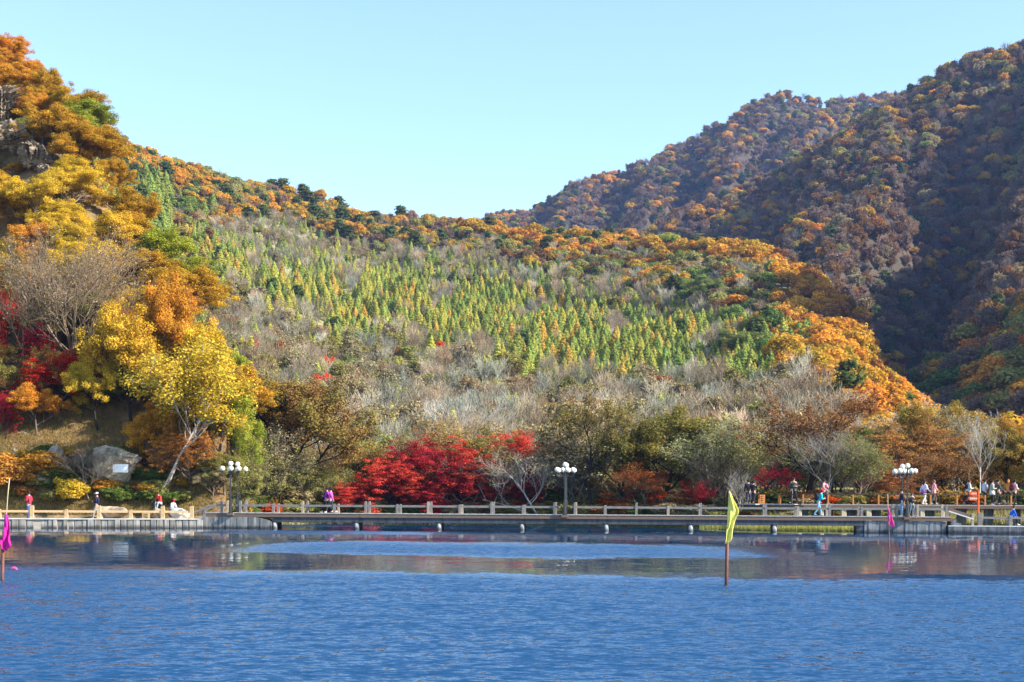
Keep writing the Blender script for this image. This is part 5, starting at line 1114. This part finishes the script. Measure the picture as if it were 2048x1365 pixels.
def person(label, pos, face, h=1.68, pose='stand', top=(.3, .3, .3), legs=(.05, .06, .1), shoes=(.05, .05, .05), hair=(.02, .015, .012), hat=None, long_hair=False, stride=.16, lean=0.0, coat=False, arms='down', skirt=None, w=1.0, cover=None):
    """face: heading in degrees, 0 = looking along +x (right in the photo), -90 = towards the viewer"""
    o = empty('person', pos, R(face), label, 'person'); o['category'] = 'person'
    k = h; S = lambda x, y, z: Vector((x*k, y*k, z*k))
    hip_z = .53; 
    if pose == 'walk': hip_z = .515
    if pose == 'sit': hip_z = .28
    if pose == 'recline': hip_z = .14
    lx = lean
    hip = S(0, 0, hip_z); sp_ = S(lx*.35, 0, hip_z+.13); ch_ = S(lx*.8, 0, hip_z+.25); nk = S(lx*1.1, 0, hip_z+.32); hd0 = S(lx*1.25+.005, 0, hip_z+.355); hd1 = S(lx*1.35+.012, 0, hip_z+.405); hd2 = S(lx*1.38+.006, 0, hip_z+.452)
    L_, A_ = {}, {}
    for s in (-1, 1):
        y = s*.052*w; H = S(0, y, hip_z-.02)
        if pose == 'walk':
            f = s*stride; K = S(f*.55+.03, y*1.05, .285); An = S(f*1.0-(.05 if s < 0 else 0), y, .055+(.02 if s < 0 else 0))
        elif pose == 'sit': K = S(.24, y*1.5, .285); An = S(.27+.03*s, y*1.4, .045)
        elif pose == 'recline': K = S(.22, y*1.5, .20+.04*s); An = S(.40, y*1.4, .03)
        elif pose == 'wide': K = S(.02, y*1.9, .285); An = S(.0, y*2.9, .045)
        else: K = S(.015, y*1.1, .285); An = S(0, y*1.15, .045)
        T_ = An+S(.085, s*.01, -.022); L_[s] = (H, K, An, T_)
        sh = S(lx*.95, s*.112*w, hip_z+.285)
        if arms == 'down': el = S(lx*.7-.01, s*.15*w, hip_z+.12); wr = S(lx*.5+.04, s*.145*w, hip_z-.02)
        elif arms == 'swing': f = -s*.5 if pose == 'walk' else s*.3; el = S(lx*.7+f*.12-.02, s*.145*w, hip_z+.125); wr = S(lx*.6+f*.34+.05, s*.13*w, hip_z+.01)
        elif arms == 'bent': el = S(lx*.7-.01, s*.15*w, hip_z+.12); wr = S(lx*.7+.13, s*.07*w, hip_z+.13)
        elif arms == 'knees': el = S(lx*.7+.08, s*.15*w, hip_z+.13); wr = S(.2, s*.1*w, hip_z+.05)
        elif arms == 'out': el = S(lx*.7, s*.19*w, hip_z+.15); wr = S(lx*.6+.06, s*.27*w, hip_z+.05)
        A_[s] = (sh, el, wr)
    # one continuous body: legs, trunk, neck, head, arms, palms
    hr = .056
    chains = [[(hip, .07*k), (sp_, .062*k), (ch_, (.078*k, .07*k)), (nk, .028*k), (hd0, .040*k), (hd1, hr*k), (hd2, .040*k)]]
    for s in (-1, 1):
        H, K, An, T_ = L_[s]; chains.append([(hip, .07*k), (H, .05*k), (K, .034*k), (An, .022*k), (T_, .017*k)])
        sh, el, wr = A_[s]; d = (wr-el).normalized(); palm = wr+d*.045*k
        chains.append([(ch_, .07*k), (sh, .032*k), (el, .023*k), (wr, .015*k), (palm, (.024*k, .012*k))])
    ex = MB()
    for s in (-1, 1):                  # fingers curl a little from the palm, thumb leaves its side
        sh, el, wr = A_[s]; d = (wr-el).normalized(); sd = d.cross(Vector((0, 1, 0))).normalized() if abs(d.y) < .9 else Vector((1, 0, 0)); palm = wr+d*.05*k; inn = Vector((0, -s, 0))
        for i, ln in enumerate((.038, .044, .042, .034)):
            b0 = palm+sd*(i-1.5)*.0105*k; b1 = b0+d*ln*.55*k+inn*.004*k; b2 = b1+d*ln*.4*k+inn*.016*k; ex.tube([b0, b1, b2], [.0055*k, .005*k, .0038*k], 5)
        b0 = wr+d*.018*k+sd*.018*k; ex.tube([b0, b0+sd*.018*k+d*.014*k, b0+sd*.022*k+d*.034*k+inn*.006*k], [.0062*k, .0056*k, .0042*k], 5)
    fx = hd1+Vector((hr*.93*k, 0, 0))  # face: eyes, nose, mouth, ears
    for s in (-1, 1):
        ex.ball(fx+Vector((-.006*k, s*.019*k, .004*k)), .0065*k, 6, 5, 1); ex.ball(hd1+Vector((0, s*hr*.98*k, -.002*k)), .012*k, 6, 5, 0, (.7, .4, 1.2))
    ex.ball(fx+Vector((.002*k, 0, -.010*k)), .0085*k, 6, 5, 0, (1, .8, 1.3)); ex.ball(fx+Vector((-.008*k, 0, -.028*k)), .011*k, 6, 4, 2, (.5, 1.2, .35))
    link('body', skin_mesh('body', chains, skin_m, 1, ex), o)
    # top
    g = .012 if not coat else .02; tp = cloth(top)
    low = S(0, 0, hip_z-.005) if not coat else S(0, 0, hip_z-.09)
    tc = [[(sp_, (.078*k+g*k, .07*k+g*k*.7)), (low, ((.088 if not coat else .092)*k, .078*k))], [(sp_, .07*k), (ch_, (.09*k*w, .08*k)), (ch_.lerp(nk, .75), .047*k)]]
    for s in (-1, 1): sh, el, wr = A_[s]; tc.append([(ch_, .08*k), (sh, .042*k), (el, .034*k), (wr, .024*k)])
    link('jacket', skin_mesh('jacket', tc, tp), o)
    # trousers
    lc = [[(S(lx*.1, 0, hip_z+.04), .072*k), (hip, (.082*k, .076*k))]]
    for s in (-1, 1): H, K, An, T_ = L_[s]; lc.append([(hip, .08*k), (H, .058*k), (K, .042*k), (An+(K-An)*.08, .032*k)])
    link('trousers', skin_mesh('trousers', lc, cloth(legs)), o)
    if skirt: MB().tube([S(0, 0, hip_z+.06), S(0, 0, hip_z-.03), S(0.01, 0, hip_z-.12)], [.075*k, .095*k, .115*k], 14).build('skirt', cloth(skirt), o, True)
    for s in (-1, 1):
        H, K, An, T_ = L_[s]; d = (T_-An); d.z = 0; d = d.normalized(); c = An+d*.035*k; c.z = max(An.z-.022*k, .02*k)
        MB().ball(c, .05*k, 10, 6, 0, (1.3, .6, .52)).build('shoe', cloth(shoes), o, True)
    hm = cloth(hair); hb = MB(); hb.ball(hd1+Vector((-.012*k, 0, .014*k)), .062*k, 12, 8, 0, (1.0, 1.0, 1.02))
    if long_hair: hb.tube([hd1+Vector((-.03*k, 0, .01*k)), hd1+Vector((-.05*k, 0, -.05*k)), hd1+Vector((-.055*k, 0, -.12*k))], [.05*k, .048*k, .03*k], 9)
    hb.build('hair', hm, o, True)
    if hat:
        hc, kind = hat; b = MB(); c = hd1+Vector((0, 0, .03*k))
        if kind == 'brim': b.tube([c+Vector((0, 0, -.004*k)), c, c+Vector((0, 0, .006*k)), c+Vector((0, 0, .05*k)), c+Vector((0, 0, .058*k))], [.11*k, .112*k, .07*k, .06*k, .03*k], 14)
        else: b.ball(c, .068*k, 12, 7, 0, (1.02, 1, .75)); b.box(c+Vector((.075*k, 0, -.004*k)), (.06*k, .08*k, .008*k))
        b.build('hat', cloth(hc), o, True)
    return o
def held(name, label, cat, mb, pos, face, m, smooth=True):
    o = mb.build(name, m, None, smooth); o.location = pos; o.rotation_euler = (0, 0, R(face)); return tag(o, label, cat)
def pack(label, pos, face, h, hipz, col, size=1.0, lean=0.0):
    k = h; c = Vector(((-.115+lean*.6)*k, 0, (hipz+.2)*k)); b = MB().ball(c, .105*k*size, 12, 8, 0, (.62, .85, 1.15)).ball(c+Vector((-.05*k*size, 0, -.04*k)), .06*k*size, 8, 6, 0, (.6, 1.1, .8))
    for s in (-1, 1): b.tube([c+Vector((.04*k, s*.05*k, .09*k)), c+Vector((.13*k, s*.062*k, .10*k)), c+Vector((.19*k, s*.066*k, 0)), c+Vector((.06*k, s*.07*k, -.08*k))], .009*k, 5)
    return held('backpack', label, 'backpack', b, pos, face, cloth(col))
BLK, NVY, WHT, GRY = (.016, .017, .02), (.015, .022, .06), (.80, .79, .82), (.32, .33, .36)
JEAN, LJEAN = (.05, .11, .28), (.22, .38, .58)
def qpos(px, back=.9): return on_quay(px, QZ+.0, back)
def bpos(px, back=.75): return on_axis(px, DECK+.003, back)
def wpos(px, back=.7): return walk_pt(px, WZ+.0, back)
person('person in red jacket and blue jeans standing on the quay', qpos(52, .6), 160, 1.76, 'stand', (.55, .03, .06), JEAN, BLK, arms='bent')
person('person in navy jacket, white cap and grey trousers walking left on the quay', qpos(189, .6), 180, 1.74, 'walk', NVY, (.30, .33, .40), WHT, hat=((.75, .7, .72), 'cap'), arms='bent', stride=.13)
p = at(321, 1006, 100.4); person('person in red top sitting on the bank above the slatted stool', (p.x, p.y, 1.25), -120, 1.5, 'sit', (.75, .05, .03), (.35, .42, .48), GRY, arms='knees', lean=.12)
p = at(343, 1016, 99.3); person('person in red cap and white shirt resting behind the white rock', (p.x, p.y, 1.0), -30, 1.45, 'recline', WHT, BLK, BLK, hat=((.75, .02, .06), 'cap'), arms='knees', lean=.1)
person('walker in purple jacket left of the pair on the bridge', bpos(648, .95), 170, 1.70, 'walk', (.30, .04, .42), BLK, WHT, hat=(BLK, 'cap'), arms='bent', stride=.17)
person('walker in bright pink jacket right of the pair on the bridge', bpos(658, .6), 175, 1.66, 'walk', (.85, .10, .50), (.03, .05, .07), WHT, arms='swing', stride=.17, hat=(BLK, 'brim'))
person('hiker in black jacket with walking stick on the raised walkway', wpos(1590, .5), -75, 1.78, 'wide', (.035, .045, .045), BLK, BLK, arms='bent', coat=True)
st = MB().tube([(0, 0, 0), (.03, 0, 1.0)], .013, 6); p = wpos(1585, .12); held('walking_stick', 'thin walking stick held by the hiker in black', 'walking stick', st, p, -60, cloth((.30, .32, .34)))
P_ = bpos(1639, .6); person('hiker in teal jacket and red sun hat walking on the bridge', P_, 10, 1.70, 'walk', (.02, .55, .68), (.20, .42, .62), (.12, .3, .55), hat=((.72, .02, .05), 'brim'), arms='bent', lean=.10, stride=.13)
pack('bulging black backpack of the hiker in teal', P_, 10, 1.70, .515, (.02, .02, .03), 1.25, .08)
P_ = wpos(1652, .6); person('person in pink checked jacket on the walkway behind the hiker in teal', P_, -35, 1.68, 'walk', (.72, .32, .36), (.02, .025, .04), (.25, .35, .5), arms='swing', stride=.12)
pack('pink backpack carried on the front of the person in the pink checked jacket', P_, 145, 1.68, .515, (.62, .28, .30), .8)
person('man in dark navy jacket and jeans standing left of the right lamps', bpos(1808.5, .85), 180, 1.76, 'stand', NVY, LJEAN, WHT, arms='bent', coat=True)
person('girl in black jacket with red shoes right of the right lamps', bpos(1828, .7), -70, 1.50, 'wide', (.025, .022, .022), (.10, .16, .20), (.75, .03, .08), hair=(.12, .04, .015), long_hair=True, arms='bent')
P_ = wpos(1854, .6); person('woman all in white walking on the raised walkway', P_, 20, 1.62, 'walk', (.80, .78, .88), (.82, .82, .86), WHT, arms='swing', stride=.09, long_hair=True)
b = MB().ball((-.17, -.12, .9), .14, 10, 8, 0, (.7, .5, 1.2)).tube([(-.16, -.1, 1.02), (-.05, -.1, 1.25), (.02, -.02, 1.36)], .01, 5); held('shoulder_bag', 'purple shoulder bag of the woman in white', 'bag', b, P_, 20, cloth((.24, .06, .36)))
person('woman in pink jacket with dark leggings and teal shoes walking right', wpos(1873, .6), 5, 1.66, 'walk', (.85, .38, .42), (.09, .08, .085), (.10, .45, .50), arms='out', stride=.11, hair=(.22, .09, .04), long_hair=True, coat=True)
P_ = wpos(1944, .6); person('person in grey and white top striding right just left of the orange sign', P_, 0, 1.70, 'walk', (.55, .62, .64), (.03, .035, .06), (.1, .12, .2), arms='bent', stride=.19, hair=(.10, .03, .015))
pack('black backpack of the person striding towards the orange sign', P_, 0, 1.70, .515, BLK, .9)
person('person in pale lilac jacket immediately right of the orange sign', wpos(1974.5, .5), 20, 1.72, 'walk', (.55, .55, .66), (.02, .02, .03), BLK, arms='bent', stride=.09)
person('person in olive top with white shirt hem in the group', wpos(1987, .3), 0, 1.64, 'stand', (.42, .46, .34), (.02, .02, .025), WHT, arms='bent', skirt=(.78, .72, .75))
person('person in white and lilac top half hidden in the group', wpos(1994, .9), 10, 1.64, 'stand', (.78, .62, .82), (.05, .03, .07), BLK, arms='bent')
P_ = wpos(2001, .5); person('person in dark green jacket over a pink shirt in the group', P_, 0, 1.72, 'walk', (.05, .08, .07), (.03, .03, .03), BLK, arms='swing', stride=.12)
person('person in dark clothes with a white bag in the middle of the group', wpos(2009, 1.1), 180, 1.56, 'stand', (.05, .04, .07), (.06, .05, .04), BLK, arms='bent')
person('person with long orange hair and rust jacket in the group', wpos(2022.5, .6), 60, 1.68, 'stand', (.70, .28, .08), (.05, .035, .03), BLK, hair=(.45, .16, .04), long_hair=True, arms='down')
P_ = wpos(2034, .5); person('person in pale pink sleeves and black hat at the right edge', P_, 20, 1.68, 'walk', (.82, .50, .50), (.03, .02, .02), BLK, hat=(BLK, 'cap'), arms='bent', stride=.1)
pack('dark red backpack of the person at the right edge', P_, 20, 1.68, .515, (.16, .02, .035), 1.25)
P_ = on_axis(2029, LZ+.02, 1.0); person('person in bright blue jacket sitting on the low landing', P_, 0, 1.68, 'sit', (.01, .13, .68), (.03, .04, .06), (.6, .6, .62), arms='knees', lean=.1, hair=(.10, .05, .03))
c = on_axis(2027.5, LZ+.19, 1.0); tag(rock('stone_seat', tuple(c), (.26, .24, .2), 61, stone, 'grey stone block the person in blue sits on', sub=3), cat='stone')
person('person in dark clothing standing in the shade left of the slatted stand', walk_pt(1500, WZ-.05, .7), 90, 1.72, 'stand', (.02, .022, .03), (.03, .04, .09), BLK, arms='down')
person('second dark person walking away nearer the slatted stand', walk_pt(1511, WZ-.05, .9), 60, 1.66, 'walk', (.015, .015, .018), (.02, .022, .03), BLK, arms='swing', stride=.1)
for px, py, Y, col, lab in ((69, 868, 109.5, (.75, .72, .75), 'climber in white top on the path under the left maples'), (84, 872, 109.0, (.02, .38, .26), 'climber in green jacket under the left maples')):
    g = ground_at(px, Y, True); person(lab, (g.x, g.y, g.z), -90, 1.5, 'stand', col, (.06, .07, .1), BLK, hat=(((.7, .1, .06), 'cap') if px == 69 else None), arms='down')
# ------------------------------------------------------------------ air
m, nt_, N_, L_n = new_mat('air')
o_ = N_('ShaderNodeOutputMaterial'); v_ = N_('ShaderNodeVolumePrincipled'); v_.inputs['Color'].default_value = (.32, .50, 1.0, 1); v_.inputs['Density'].default_value = .00010
v_.inputs['Anisotropy'].default_value = .2
L_n(v_.outputs[0], o_.inputs['Volume'])
hz = MB().box((300, 800, 225), (3000, 1900, 460)).build('haze', m); tag(hz, 'thin bluish autumn haze over the valley', kind='stuff')
settle()
